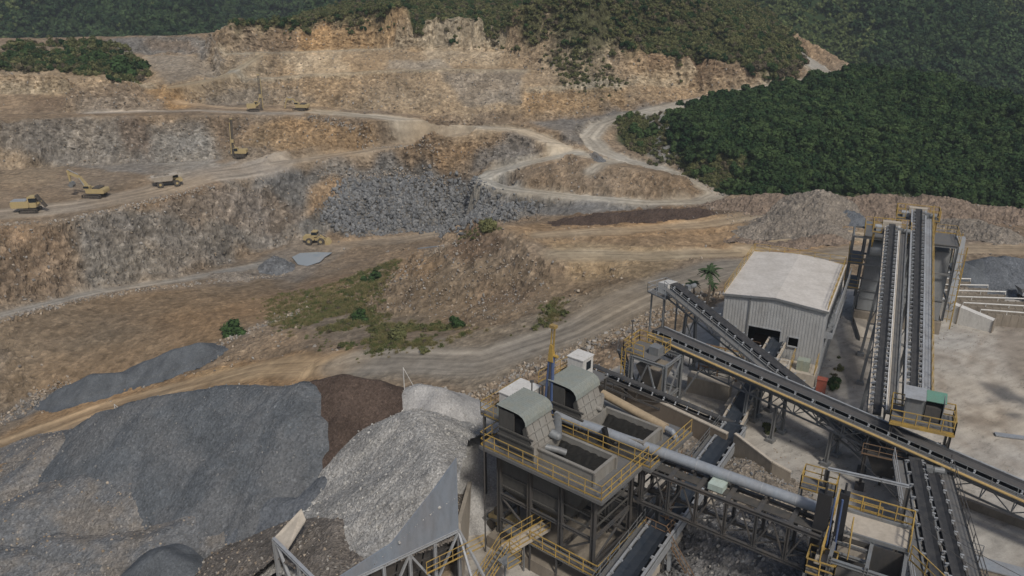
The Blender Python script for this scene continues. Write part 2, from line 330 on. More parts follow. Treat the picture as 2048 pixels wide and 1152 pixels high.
# tracks: beds and wheel marks
veg = area([(600,650),(700,600),(760,625),(860,640),(930,650),(880,690),(780,705),(700,690)], 4)
veg = np.maximum(veg, area([(430,670),(470,640),(520,650),(500,675)], 3)); veg = np.maximum(veg, area([(700,570),(760,530),(790,540),(740,575)], 3))
kn = area([(0,95),(200,88),(250,105),(280,165),(200,150),(120,140),(0,140)], 3); veg = np.maximum(veg, kn)
topg = area([(400,50),(520,38),(620,22),(700,-20),(1500,-20),(1610,110),(1580,150),(1400,118),(1290,105),(1100,100),(1010,80),(900,58),(760,46),(600,55)], 3)
fr = area([(1240,235),(1300,228),(1420,200),(1660,160),(1760,140),(1900,165),(2048,215),(2300,260),(2300,440),(2048,425),(1900,398),(1600,388),(1460,388),(1350,325),(1240,290)], 3)
scr = area([(1080,110),(1200,105),(1250,170),(1200,200),(1130,170)], 3) * .8
for m, k_ in ((blur(veg, 12), .14), (topg, .9), (scr, .35)): lay((.085, .09, .04), m * smooth01(-.9, -.2 if k_ > .8 else .2, fbm(XX * .14, YY * .14, 6, 4)), k_)
lay((.05, .065, .025), fr, .95); lay((.24,.225,.20), area([(1300,222),(1340,220),(1352,330),(1318,322)], 3), .8); lay((.10, .11, .045), area([(1350,330),(1480,320),(1500,385),(1440,380),(1370,350)], 3), .8)
lay(GRY, area([(1295,232),(1330,232),(1340,310),(1310,315)], 2), .75)
road = np.zeros(XX.shape)
DSg = np.zeros(XX.shape); SSg = np.zeros(XX.shape)
def carve(P, w):
    global H
    L = [W(*p) for p in P]; D = np.full(XX.shape, 1e9); Zr = np.zeros(XX.shape)
    for a, b in zip(L, L[1:]):
        vx, vy = b.x - a.x, b.y - a.y; q = vx * vx + vy * vy + 1e-9; t = np.clip(((XX - a.x) * vx + (YY - a.y) * vy) / q, 0, 1)
        d_ = np.hypot(XX - a.x - t * vx, YY - a.y - t * vy); k = d_ < D; D[k] = d_[k]; Zr[k] = (a.z + (b.z - a.z) * t)[k]
    m = 1 - smooth01(w * .5 - .3, w * .5 + 1.0, D); H = H * (1 - m) + Zr * m
    ber = np.exp(-((D - w * .5 - .9) / .5) ** 2) * .45; H = H + ber * (1 - blur(road, 2)) * (fbm(XX * .3, YY * .3, 2, 2) + .6)
def sdist(P):
    L = [W(*p) for p in P]; D = np.full(XX.shape, 1e9); S_ = np.zeros(XX.shape); sg = np.ones(XX.shape); s0 = 0
    for a, b in zip(L, L[1:]):
        vx, vy = b.x - a.x, b.y - a.y; q = math.hypot(vx, vy) + 1e-9; t = np.clip(((XX - a.x) * vx + (YY - a.y) * vy) / q / q, 0, 1)
        d_ = np.hypot(XX - a.x - t * vx, YY - a.y - t * vy); k = d_ < D; D[k] = d_[k]; S_[k] = (s0 + t * q)[k]; sg[k] = np.sign((XX - a.x) * vy - (YY - a.y) * vx)[k]; s0 += q
    return D * sg, S_
def rd_(P, w, c, k=.9, wr=.25):
    global road, CC
    a_, b_ = sdist(P); kk = np.abs(a_) < w * .5 + 3; DSg[kk] = a_[kk]; SSg[kk] = b_[kk]
    if w >= 3.5 and not (w > 6.6): carve(P, w)
    m, D = strip(P, w, 2, wr); road = np.maximum(road, m); lay(c, m, k)
    for o in (.28, -.0): 
        tr = np.exp(-((D - w * (.22 + o * .5)) / .35) ** 2) * m; CC = CC * (1 + tr[..., None] * .12 * (.6 + fbm(XX * .4, YY * .4, 4, 3)[..., None]))
    CC = CC * (1 + (m * .22 * noise(D * 1.1, XX * .02, YY * .02))[..., None] + (m * .12 * noise(D * 2.6, XX * .03, YY * .03))[..., None])
rd_(rd, 6, (.43,.37,.28)); rd_(lp[:11] , 5.5, (.38,.345,.28)); rd_(lp[10:], 6.5, (.35,.32,.265))
rd_(((1150,312,-6),(1200,320,-6.8),(1240,325,-7.4),(1180,340,-7.6)), 3, (.36,.33,.27), .7)
rd_(((600,226,1.6),(400,226,1.8),(180,236,1.6)), 3, (.33,.29,.24), .7); rd_(((620,222,1.5),(480,218,2),(400,208,3),(350,190,6)), 2.5, (.40,.29,.18), .8)
rd_(((345,174,7.6),(440,155,9),(490,130,11.5),(520,110,14)), 4, (.41,.32,.20), .8)
rd_(((930,268,-3),(860,282,-5),(700,306,-7),(560,325,-8)), 5, (.33,.26,.18), .8); rd_(((-200,440,-8),(0,430,-8),(150,410,-8),(300,382,-8.2),(420,352,-8.3),(560,325,-8)), 9, (.34,.285,.22), .8)
rd_(((-200,665,-18),(0,630,-18),(200,582,-20),(400,553,-22),(560,520,-23.6)), 3.5, (.33,.30,.25), .7)
rd_(((660,492,-23.5),(800,480,-23),(930,460,-23)), 5, (.30,.24,.17), .6)
rd_(((-200,960,-27),(0,900,-24),(200,825,-21.5),(350,780,-18),(520,735,-14),(700,730,-10)), 7, (.40,.29,.17), .5, .6)
rd_(((700,730,-10),(960,725,-6.5),(1150,665,-4.5),(1300,590,-2.5),(1450,540,-1.5),(1720,505,-1)), 8, (.27,.24,.195), .6, .5)
rd_(((1080,470,-2),(1400,450,-2.4),(1520,432,-2)), 4, (.37,.29,.19), .6, .6); rd_(((1500,500,-2.6),(1700,470,-1.6),(1740,478,-1.4)), 6, (.38,.31,.21), .7, .6)
rd_(((1860,497,-.8),(2048,500,-.6),(2300,505,-.6)), 5, (.37,.28,.18), .8, .4); rd_(((1120,510,-2.5),(1300,512,-2.5),(1480,505,-2.4)), 5, (.40,.32,.21), .6, .7)
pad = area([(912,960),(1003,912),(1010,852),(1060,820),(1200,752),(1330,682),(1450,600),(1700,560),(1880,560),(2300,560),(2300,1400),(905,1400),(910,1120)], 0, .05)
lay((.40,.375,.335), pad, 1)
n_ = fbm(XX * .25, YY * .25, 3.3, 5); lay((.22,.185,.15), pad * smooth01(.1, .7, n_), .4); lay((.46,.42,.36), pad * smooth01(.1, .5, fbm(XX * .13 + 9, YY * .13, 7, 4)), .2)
lay((.20,.165,.13), area([(1990,640),(2048,640),(2300,700),(2300,900),(2048,800),(2010,740),(1985,680)], 3, .6), .6)
lay((.085,.09,.10), area([(1945,760),(1990,775),(2048,800),(2048,850),(1990,815),(1950,805),(1970,790)], 1, .6) * smooth01(-.25, .15, n_), .85)
lay((.17,.14,.11), area([(1690,640),(1730,640),(1740,760),(1690,780),(1670,740)], 3, .5), .6); lay((.16,.135,.11), area([(1900,822),(2010,850),(2005,860),(1920,845)], 1, .3), .7)
lay((.15,.13,.11), area([(1600,890),(1700,905),(2048,1040),(2048,1060),(1760,950),(1600,905)], 2, .4), .45); lay((.13,.12,.11), area([(935,920),(1000,890),(1000,1010),(960,1050)], 3, .4), .5)  # first band paints the long conveyor's cast shadow into the yard colour
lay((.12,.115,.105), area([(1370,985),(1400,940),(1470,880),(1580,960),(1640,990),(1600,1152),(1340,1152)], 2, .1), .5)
lay((.33,.31,.27), area([(1585,98),(1612,106),(1648,128),(1670,148),(1650,160),(1622,150),(1600,125)], 1, .2), .8)
for T_ in (((2000,650,0),(1955,740,0),(1990,860,0),(2048,930,0)), ((1890,720,0),(1930,860,0),(2020,980,0)), ((1700,880,0),(1850,930,0),(2048,1030,0)), ((1440,760,0),(1600,850,0),(1700,900,0)), ((940,1000,0),(1000,1100,0),(1120,1140,0))):
    for q_ in (-1, 1): a_, b_ = sdist(T_); lay((.24,.205,.17), np.exp(-((np.abs(a_) - .95) / .35) ** 2) * pad * smooth01(-.3, .3, fbm(XX * .2, YY * .2, 3, 3)), .35)
for P_ in (((440,163,7.2),(520,157,8.1),(600,151,9.1),(760,142,10.1),(900,138,10.5),(1050,141,10.1)), ((440,107,14.1),(600,103,14.6),(760,97,15.1),(900,95,15.4),(1010,96,15.3)), ((430,64,19.1),(600,58,20.6),(760,50,21.4),(900,61,19.7),(1000,76,18.1)), ((1060,179,6.1),(1180,171,6.5),(1290,164,6.3),(1400,159,6.2)), ((0,183,7.2),(150,181,7.2),(300,172,7.6))): lay((.36,.32,.25), strip(P_, 2.6, 1, .1)[0], .75)
macro = fbm(XX * .06, YY * .06, 2.2, 4)[..., None]; mid = fbm(XX * .3, YY * .3, 5.5, 4)[..., None]
hue = .55 * fbm(XX * .045, YY * .045, 7.7, 4)[..., None]
slope = np.hypot(*np.gradient(H, GS)); rockm = (1 - road) * (1 - pad) * (1 - fr) * (1 - veg)
CC = CC * (1 + .22 * macro * (1 - pad[..., None])) * (1 + .16 * mid * (1 - .5 * pad[..., None])) * np.concatenate([1 + .16 * hue, 1 + .02 * hue, 1 - .18 * hue], 2)
# strata / chute streaks running down the faces: wide along the face, narrow across
rough = rockm * smooth01(.16, .55, slope); rough = blur(rough, 1)
st = fbm(XX * .55, YY * .10, 1.7, 5); CC = CC * (1 + (.34 * st * rough)[..., None])
gr_ = CC.mean(-1, keepdims=True); CC = gr_ + (CC - gr_) * .95; CC = CC * (1 + rockm[..., None] * (np.array([1.03, .985, .91]) - 1)); CC = np.clip(CC, .012, .7)
# relief on the raster: spurs and gullies on faces, ruts and lumps on open ground
spur = fbm(XX * .075, YY * .03, 3.0, 4); H0 = H.copy()
hi_ = 1 - .6 * smooth01(6, 14, H)
_wx = rough * hi_ * 2.0 * fbm(XX * .16, YY * .16, 3.0, 4); _wy = rough * hi_ * 2.0 * spur
H = samp(H, XX + _wx, YY + _wy) + rockm * .22 * fbm(XX * .22, YY * .22, 6.1, 4) + fr * 1.5 * fbm(XX * .04, YY * .04, 8, 3)
# ---------------- terrain mesh: fan of rows finer near the viewer, real relief on every face ----------------
NR, NCc = 1640, 1020
yy = np.concatenate([24 * np.exp(np.linspace(0, math.log(205 / 24.), 950)), np.linspace(205.15, 312, 640), np.linspace(313, 368, 50)]); uu = np.linspace(-1.0, 1.0, NCc)
Y2, U2 = np.meshgrid(yy, uu, indexing='ij'); X2 = np.clip(U2 * (Y2 * .92 + 4), -189.5, 189.5)
Z2 = samp(H, X2, Y2); col = samp(CC, X2, Y2); rg = samp(rough, X2, Y2); rm = samp(rockm, X2, Y2)
gx = samp(np.gradient(H, GS, axis=1), X2, Y2); gy = samp(np.gradient(H, GS, axis=0), X2, Y2); il = 1 / np.sqrt(1 + gx * gx + gy * gy)
d1 = fbm(X2 * .33, Y2 * .33, Z2 * .33, 5, True) - .55; d2 = fbm(X2 * 1.3, Y2 * 1.3, Z2 * 1.3, 3)
bed = fbm((X2 - Y2 * .4) * .35, Y2 * .5 + X2 * .2, Z2 * 1.5, 3, True) - .5
def blk(s, o):
    a = X2 * s + .35 * noise(X2 * s * .7, Y2 * s * .7, Z2 * s) + Y2 * s * .35; b = Y2 * s * .8 - X2 * s * .3 + .35 * noise(Y2 * s * .6, X2 * s * .6, o); c = Z2 * s * 1.3 + a * .25
    return _P[_P[_P[np.floor(a).astype(int) & 255] + (np.floor(b).astype(int) & 255)] + (np.floor(c).astype(int) & 255)] / 127.5 - 1
b1 = blk(.55, 3.0); b2 = blk(1.5, 7.0)
d = rg * (.7 * d1 + .22 * d2 + .4 * bed + .22 * b1 + .11 * b2); d2 = d2 + .35 * b2 + rm * (.07 * d1 + .09 * d2) + (1 - rm) * .02 * d2
mn_ = samp(area([(720,600),(840,490),(1000,440),(1100,560),(1100,620),(940,650),(860,640)], 4), X2, Y2); d *= 1 - .6 * mn_
near = smooth01(24, 60, Y2); d *= .5 + .5 * near
col = col * (1 + (rg * np.clip(.55 * d2 + .25 * d1, -.3, .4))[..., None] * .8)
dS_ = samp(DSg, X2, Y2) + .5 * fbm(X2 * .08, Y2 * .08, 4, 2); sS_ = samp(SSg, X2, Y2); trk = (fbm(dS_ * .9, sS_ * .025, 2, 3) * .5 + fbm(dS_ * 2.6, sS_ * .05, 6, 2) * .34)[..., None]
pv_ = samp(pad, X2, Y2)[..., None]; rv_ = samp(road, X2, Y2)[..., None]; fn = fbm(X2 * .9, Y2 * .9, 3, 5)[..., None]; ft = fbm((X2 + Y2 * .5) * .25, (Y2 - X2 * .5) * 1.6, 5, 4)[..., None]; crk = np.abs(fbm(X2 * .35, Y2 * .35, 12, 4))[..., None]
col = col * (1 + pv_ * (.20 * fn + .16 * ft - .30 * np.exp(-(crk / .018) ** 2)) + .18 * fn * (1 - pv_) + rv_ * trk * .8)
V = np.stack([X2 - gx * il * d, Y2 - gy * il * d, Z2 + il * d], -1).reshape(-1, 3)
ids = np.arange(NR * NCc).reshape(NR, NCc); Q = np.stack([ids[:-1, :-1], ids[:-1, 1:], ids[1:, 1:], ids[1:, :-1]], -1).reshape(-1, 4)
M_ground = rock_mat('quarry_ground', None, 1.7, .5, .55)
sm = 1 - samp(np.maximum(pad * .93, road * .75), X2, Y2)
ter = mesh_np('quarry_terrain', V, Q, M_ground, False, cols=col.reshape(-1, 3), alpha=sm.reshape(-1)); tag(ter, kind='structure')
del V, Q, d1, d2
# ---------------- loose heaps: surface falls at the angle of repose from ridge lines ----------------
def heap(name, label, ridges, mat, sl=.72, res=.25, rough_=.12, group=None, cat='heap', base=None, flute=.3, big=.5, rock=1, mr=18):
    L = [[Vector(p) for p in r] for r in ridges]; P = [p for r in L for p in r]
    reach = max((p.z - gz(p.x, p.y)) for p in P) / (sl * .8) + 2
    reach = min(max(reach, 2.5), mr)
    x0 = min(p.x for p in P) - reach; x1 = max(p.x for p in P) + reach; y0 = min(p.y for p in P) - reach; y1 = max(p.y for p in P) + reach
    nx = int((x1 - x0) / res) + 2; ny = int((y1 - y0) / res) + 2
    X, Y = np.meshgrid(np.linspace(x0, x1, nx), np.linspace(y0, y1, ny)); Z = np.full(X.shape, -99.)
    wxx = X + big * fbm(X * .22, Y * .22, 2.5, 3); wyy = Y + big * fbm(X * .22, Y * .22, 8.5, 3)
    for r in L:
        for a, b in (zip(r, r[1:]) if len(r) > 1 else [(r[0], r[0])]):
            vx, vy = b.x - a.x, b.y - a.y; q = vx * vx + vy * vy + 1e-9
            t = np.clip(((wxx - a.x) * vx + (wyy - a.y) * vy) / q, 0, 1); D = np.hypot(wxx - a.x - t * vx, wyy - a.y - t * vy)
            D = np.sqrt(D * D + .35) - .55
            ang = np.arctan2(wyy - a.y - t * vy, wxx - a.x - t * vx)
            f = 1 + flute * .2 * noise(np.cos(ang) * 2.2 + t * 3, np.sin(ang) * 2.2 + a.x, 1.5)
            z = a.z + (b.z - a.z) * t - sl * f * D
            Z = np.maximum(Z, z)
    gr = samp(H, X, Y) if base is None else np.full(X.shape, float(base))
    k = Z - gr; Z = np.where(k < .8, gr - .25 + np.maximum(k, -1) * .0 + np.log1p(np.exp(np.clip(k * 3, -9, 9))) / 3, Z)
    Z = Z + rough_ * (rock * .9 * fbm(X * 1.1, Y * 1.1, 1, 4) + .5 * fbm(X * 3.2, Y * 3.2, 5, 2))
    keep = (k > -.35); ids = np.arange(nx * ny).reshape(ny, nx)
    kq = keep[:-1, :-1] & keep[1:, :-1] & keep[:-1, 1:] & keep[1:, 1:]
    Q = np.stack([ids[:-1, :-1], ids[:-1, 1:], ids[1:, 1:], ids[1:, :-1]], -1)[kq]
    u, inv = np.unique(Q.ravel(), return_inverse=True); V = np.stack([X, Y, Z], -1).reshape(-1, 3)[u]
    c = V.mean(0); c[2] = V[:, 2].min(); o = mesh_np(name, V - c, inv.reshape(-1, 4), mat, False); o.location = c
    return tag(o, label, cat, group)
M_slate = rock_mat('slate_gravel', (.115, .125, .135), 9, .35, .18); M_slate2 = rock_mat('blue_gravel', (.125, .135, .148), 6, .5, .3)
M_brown = rock_mat('brown_gravel', (.085, .062, .05), 8, .6, .3); M_light = rock_mat('pale_gravel', (.33, .32, .30), 10, .9, .3)
M_dust = rock_mat('pale_dusty_gravel', (.37, .36, .345), 12, .35, .2); M_taupe = rock_mat('taupe_rubble', (.215, .198, .178), 7, .7, .35, (.15, .155, .16))
M_spoil = rock_mat('brown_spoil', (.225, .175, .135), 3.0, .6, .6); M_spoil2 = rock_mat('grey_brown_spoil', (.235, .205, .17), 3.5, .6, .6)
M_dkrub = rock_mat('dark_rubble', (.16, .155, .15), 4, .9, .6, (.10, .10, .105)); M_tanrub = rock_mat('tan_rubble', (.25, .215, .175), 3.5, .8, .8)
def Wl(*p): return [W(*q) for q in p]
G1 = 'gravel stockpiles between the hopper and the haul road'
heap('gravel_heap', 'huge slate grey gravel heap filling the left end of the stockpile row', [Wl((212,823,2.8),(262,806,4.2),(320,795,5),(430,775,6.2),(500,775,6.6),(560,776,7.2),(606,767,7.9)), Wl((606,767,7.9),(628,830,6.4),(634,900,4.8),(637,960,3.6)), Wl((430,775,6.2),(450,860,3.6)), Wl((300,797,4.8),(290,880,2.4))], rock_mat('slate_stockpile', (.108,.118,.128), 7, .5, .3, (.135,.14,.145)), .66, .2, .09, G1, big=.3, flute=.2)
heap('gravel_heap', 'chocolate brown gravel heap, highest of the stockpile row', [Wl((632,762,7.7),(680,751,8.3),(745,762,7.6),(785,775,6.6)), Wl((690,752,8.2),(680,830,6.4),(662,900,4.8))], M_brown, .8, .18, .05, G1, big=.3)
heap('gravel_heap', 'pale dusty gravel heap sloping down toward the twin bins', [Wl((835,773,7),(870,775,7.2),(905,800,6)), Wl((870,775,7.2),(915,850,3.2))], M_dust, .72, .2, .05, G1)
heap('rubble_heap', 'low taupe rubble bank spread before the slate gravel heaps', [Wl((60,1000,.2),(150,960,.6),(300,950,1.2),(450,900,2.4),(560,880,3.4),(610,930,3.2)), Wl((100,1080,-.4),(300,1080,.6),(420,1010,1.2),(560,1000,2)), Wl((450,1130,.2),(540,1060,1))], M_taupe, .42, .2, .1, G1, big=.5)
heap('rubble_heap', 'grey rubble bank at the lower left corner running down to the frame edge', [Wl((-120,1020,-1.5),(20,960,-.6),(120,880,.8)), Wl((-60,1100,-1),(200,1130,-.4))], M_taupe, .45, .22, .12, G1, big=.5)
heap('gravel_heap', 'small dark slate heap in front of the taupe rubble at the bottom edge', [Wl((318,1100,1.6),(340,1118,1.4))], M_slate, .8, .15, .04, G1)
heap('gravel_heap', 'low slate heap at the bottom edge beside the hopper', [Wl((430,1145,1),(480,1130,1.2),(530,1150,1))], M_slate, .7, .15, .04, G1)
heap('gravel_heap', 'blue grey gravel bank filling the gap beside the left corner of the hopper', [Wl((500,900,3),(530,990,2.6),(610,1000,3.2),(650,960,4))], M_slate2, .7, .18, .1, G1)
G2 = 'blue gravel heaps along the valley road'
heap('gravel_heap', 'long blue grey gravel heap beside the orange haul road, larger of the pair', [Wl((440,697,-18),(395,686,-16.2),(350,697,-16.8),(290,722,-18.6))], M_slate, .62, .3, .07, G2)
heap('gravel_heap', 'low blue grey gravel heap at the left end beside the orange haul road', [Wl((235,745,-19.6),(185,749,-20),(140,770,-21.8))], M_slate, .6, .3, .07, G2)
heap('rock_heap', 'cone of broken grey rock next to the puddle', [Wl((548,512,-20.8))], rock_mat('blue_rock', (.15, .155, .16), 2.6, .7, .6), .75, .3, .3, None)
heap('rock_heap', 'low spread of grey brown stone left of the rock cone on the pit floor', [Wl((430,545,-21.6),(470,545,-21.6))], M_spoil2, .5, .3, .25, None)
heap('rock_heap', 'pointed heap of grey rock in the bend of the winding road', [Wl((1188,303,-5),(1196,312,-5.4))], M_taupe, .9, .3, .3, None)
G3 = 'blue gravel heaps behind the ribbed concrete bays'
heap('gravel_heap', 'olive grey gravel heap nearest the conveyor tower', [Wl((1888,508,2.2))], rock_mat('olive_gravel', (.15, .15, .12), 6, .3, .2), .6, .2, .05, G3)
heap('gravel_heap', 'smooth blue grey cone, lowest and nearest of the bay heaps', [Wl((1918,524,3),(1935,530,2.8))], M_slate, .62, .2, .04, G3)
heap('gravel_heap', 'smooth blue grey cone in the middle of the bay heaps', [Wl((1962,518,3.2))], M_slate, .66, .2, .04, G3)
heap('gravel_heap', 'dark blue gravel cone with a sharp crest, right of the middle cone', [Wl((1985,513,3.6),(2000,516,3.4))], M_slate2, .66, .2, .04, G3)
heap('gravel_heap', 'rough blue gravel bank at the right edge behind the bays', [Wl((2015,512,3.6),(2060,520,3.4),(2120,520,3.4))], M_slate2, .62, .22, .1, G3)
heap('rubble_heap', 'rounded tan rubble mound between the conveyor tower and the ribbed concrete bays', [Wl((1890,560,2.2),(1915,565,2))], M_tanrub, .6, .2, .15, None)
G4 = 'spoil heaps along the plateau edge'
for lb, r, m_ in (('long low brown spoil bank at the left end of the row before the forest', ((1460,396,-.6),(1520,390,.4),(1560,388,.8)), M_spoil),
    ('highest pale topped spoil heap of the row before the forest', ((1600,388,1.4),(1642,380,2.8),(1672,388,1.8)), M_spoil2), ('broad brown spoil bank behind the conveyor tower', ((1700,392,1.2),(1760,388,1.8),(1800,392,1.6)), M_spoil),
    ('grey brown spoil bank just right of the conveyor tower, before the forest', ((1850,391,1.6),(1900,396,1.6),(1925,402,1.2)), M_spoil), ('low reddish spoil bank at the right edge before the forest', ((1965,412,.8),(2010,412,1),(2060,420,.8),(2160,428,.8)), M_spoil)):
    heap('spoil_heap', lb, [Wl(*r)], m_, .5, .35, .4, G4, big=1)
for lb, r, m_ in (('curved spoil mound ringing the sunken patch on the plateau', ((1500,452,-1.6),(1560,430,0),(1620,432,.4),(1660,448,.2)), M_spoil2), ('dark rough spoil ridge at the front of the sunken patch', ((1480,475,-2.2),(1560,486,-1.8),(1625,474,-1),(1665,468,-.4)), M_spoil),
    ('brown earth bank beside the lower haul road', ((1130,437,-1.8),(1250,424,-1.4),(1400,416,-1.2)), M_brown), ('grey stone mound on the plateau right of the conveyor tower', ((1880,440,0),(1950,440,1),(2000,455,1)), M_spoil2),
    ('small blue grey gravel patch in front of the brown spoil bank', ((1670,422,.2),(1700,422,.3)), M_slate2)):
    heap('spoil_heap', lb, [Wl(*r)], m_, .45, .35, .3, None, big=.8, mr=6)
# ---------------- stone and plants scattered over the ground ----------------
def cells(mask, n, z=None):
    p = mask.ravel() / mask.sum(); i = rng.choice(mask.size, n, p=p); x = XX.ravel()[i] + rng.uniform(-.25, .25, n); y = YY.ravel()[i] + rng.uniform(-.25, .25, n)
    return np.stack([x, y, samp(H, x, y)], 1)
LIB = {}
def src(name, me):
    o = bpy.data.objects.new(name, me); return o
def stone(seed, mat):
    bm = bmesh.new(); bmesh.ops.create_icosphere(bm, subdivisions=2, radius=.5); r_ = random.Random(seed)
    for _ in range(9):
        n = Vector((r_.gauss(0, 1), r_.gauss(0, 1), r_.gauss(0, 1))).normalized(); d = r_.uniform(.25, .42)
        for v in bm.verts:
            k = v.co.dot(n) - d
            if k > 0: v.co -= n * k
    s = Vector((r_.uniform(.8, 1.2), r_.uniform(.6, 1), r_.uniform(.5, .8)))
    for v in bm.verts: v.co = Vector((v.co.x * s.x, v.co.y * s.y, v.co.z * s.z))
    me = bpy.data.meshes.new('stone'); bm.to_mesh(me); bm.free(); me.materials.append(mat); return me
def inst_mat(name, c0, c1, amt=.35, sc=1.5, rough=.9, trans=0):
    m = NT(name); oi = m.n('ShaderNodeObjectInfo'); n1 = m.noise(sc, 3)
    c = m.mix(oi.outputs['Random'], c0, c1); c = m.mix(1, c, m.ramp(n1.outputs[0], [(.3, g(1 - amt)), (.7, g(1 + amt))]), 'MULTIPLY')
    return m.fin(c, rough, None, spec=.15)
def scatter(name, pts, scl, meshes, label=None, tilt=6.28, zoff=0, parent=None):
    cl = bpy.data.collections.new(name + '_source')
    for i, me in enumerate(meshes): cl.objects.link(bpy.data.objects.new(name + '_source', me))
    pts = pts.copy(); pts[:, 2] += zoff
    me = bpy.data.meshes.new(name); me.vertices.add(len(pts)); me.vertices.foreach_set('co', pts.astype(np.float32).ravel())
    a = me.attributes.new('scl', 'FLOAT', 'POINT'); a.data.foreach_set('value', scl.astype(np.float32)); me.update()
    o = bpy.data.objects.new(name, me); COL.objects.link(o)
    ng = bpy.data.node_groups.new(name, 'GeometryNodeTree'); ng.interface.new_socket('Geometry', in_out='INPUT', socket_type='NodeSocketGeometry'); ng.interface.new_socket('Geometry', in_out='OUTPUT', socket_type='NodeSocketGeometry')
    N = ng.nodes; gi = N.new('NodeGroupInput'); go = N.new('NodeGroupOutput'); ip = N.new('GeometryNodeInstanceOnPoints'); ci = N.new('GeometryNodeCollectionInfo')
    ci.inputs['Collection'].default_value = cl; ci.inputs['Separate Children'].default_value = True; ci.inputs['Reset Children'].default_value = True
    na = N.new('GeometryNodeInputNamedAttribute'); na.data_type = 'FLOAT'; na.inputs['Name'].default_value = 'scl'
    rv = N.new('FunctionNodeRandomValue'); rv.data_type = 'FLOAT_VECTOR'; rv.inputs['Min'].default_value = (-tilt / 2, -tilt / 2, 0); rv.inputs['Max'].default_value = (tilt / 2, tilt / 2, 6.28)
    mtp = N.new('GeometryNodeMeshToPoints')
    l = ng.links.new; l(gi.outputs[0], mtp.inputs[0]); l(mtp.outputs[0], ip.inputs['Points']); l(ci.outputs[0], ip.inputs['Instance']); ip.inputs['Pick Instance'].default_value = True
    l(rv.outputs[0], ip.inputs['Rotation']); l(na.outputs[0], ip.inputs['Scale']); l(ip.outputs[0], go.inputs[0])
    md = o.modifiers.new('scatter', 'NODES'); md.node_group = ng
    tag(o, label, kind='stuff'); return o
m_rb = inst_mat('rock_blue', (.12, .125, .13), (.22, .22, .215)); m_rt = inst_mat('rock_tan', (.22, .17, .12), (.40, .34, .27)); m_rd = inst_mat('rock_grey', (.17, .155, .14), (.33, .31, .28))
SB = [stone(i, m_rb) for i in range(4)]; ST = [stone(i + 9, m_rt) for i in range(4)]; SG = [stone(i + 19, m_rd) for i in range(4)]
fall = area([(700,360),(800,350),(960,380),(1080,420),(1000,440),(850,462),(730,470),(640,440)], 3)
def psz(n, a, b, k=2.2): return a + (b - a) * rng.random(n) ** k
fall = np.clip(blur(fall, 8), 0, 1); scatter('rockfall', cells(fall, 10000), psz(10000, .15, 1.7, 4.5), SB, 'blue grey broken rock spilled down the face')
n = 20000; dist = np.hypot(XX, YY)
scatter('loose_rock', cells(rough * (dist < 300) * (1 - topg), n), psz(n, .12, .75, 3.4), ST + SG, 'loose rock lying on the quarry faces', zoff=.05)
edge = np.zeros(XX.shape)
for P, w in ((((0,452,-8),(150,437,-8.5),(300,402,-9),(420,373,-9)), 1.6), (((0,640,-18),(200,592,-20),(400,567,-22),(560,548,-23.6)), 1.4), (((960,785,-5.6),(1080,735,-4.6),(1150,705,-3.8),(1300,640,-1.8),(1420,590,-1)), 4), (((1450,395,-12.5),(1400,360,-10.5),(1330,322,-8.6),(1260,295,-6.5)), 1.8),
    (((620,234,1),(760,248,.2),(870,261,-1)), 1.5), (((640,340,-10),(800,340,-11),(940,352,-11.4)), 2), (((0,830,-25),(130,780,-24)), 3), (((430,690,-19),(600,640,-20)), 3)): edge = np.maximum(edge, strip(P, w)[0])
scatter('berm_stones', cells(edge, 6500), psz(6500, .15, .8, 2.6), SG + ST, 'stones lining the road berms')
mnd = area([(720,600),(840,500),(1000,460),(1100,560),(1100,620),(940,650),(860,640)], 3)
scatter('mound_stones', cells(mnd, 2600), psz(2600, .1, .5, 3), ST + SG, 'stones strewn over the excavated mound')
spl = area([(1420,400),(1600,380),(1850,385),(2048,415),(2048,480),(1870,470),(1650,480),(1450,470)], 3)
n = 6000; scatter('plateau_stones', cells(spl, n), psz(n, .12, .6, 3), ST + SG, 'stones strewn over the plateau spoil', zoff=.1)
# tree crowns and bushes: many leaf faces through an uneven crown
def crown(seed, mat, lobes=9, leaves=1500, flat=.75, lf=.09, trunk=None):
    r_ = np.random.default_rng(seed); c = r_.normal(size=(lobes, 3)) * (.27, .27, .17); c[:, 2] += .55 * flat; rad = r_.uniform(.16, .32, lobes)
    k = r_.integers(0, lobes, leaves); d = r_.normal(size=(leaves, 3)); d /= np.linalg.norm(d, axis=1)[:, None]
    p = c[k] + d * rad[k][:, None] * r_.uniform(.6, 1.1, leaves)[:, None]; p[:, 2] = np.maximum(p[:, 2], .02)
    t = np.cross(d + r_.normal(size=d.shape) * .7, r_.normal(size=d.shape)); t /= np.linalg.norm(t, axis=1)[:, None]; b = np.cross(t, d); b /= np.linalg.norm(b, axis=1)[:, None] + 1e-9
    s = r_.uniform(.5, 1.2, leaves)[:, None] * lf
    V = np.stack([p - t * s - b * s * .5, p + t * s - b * s * .6, p + t * s * .6 + b * s, p - t * s * .8 + b * s * .7], 1).reshape(-1, 3); Q = np.arange(leaves * 4).reshape(-1, 4)
    me = bpy.data.meshes.new('crown'); me.vertices.add(len(V)); me.vertices.foreach_set('co', V.astype(np.float32).ravel()); me.loops.add(Q.size); me.loops.foreach_set('vertex_index', Q.ravel().astype(np.int32))
    me.polygons.add(len(Q)); me.polygons.foreach_set('loop_start', np.arange(0, Q.size, 4, dtype=np.int32)); me.polygons.foreach_set('loop_total', np.full(len(Q), 4, np.int32)); me.update(calc_edges=True)
    me.materials.append(mat); return me
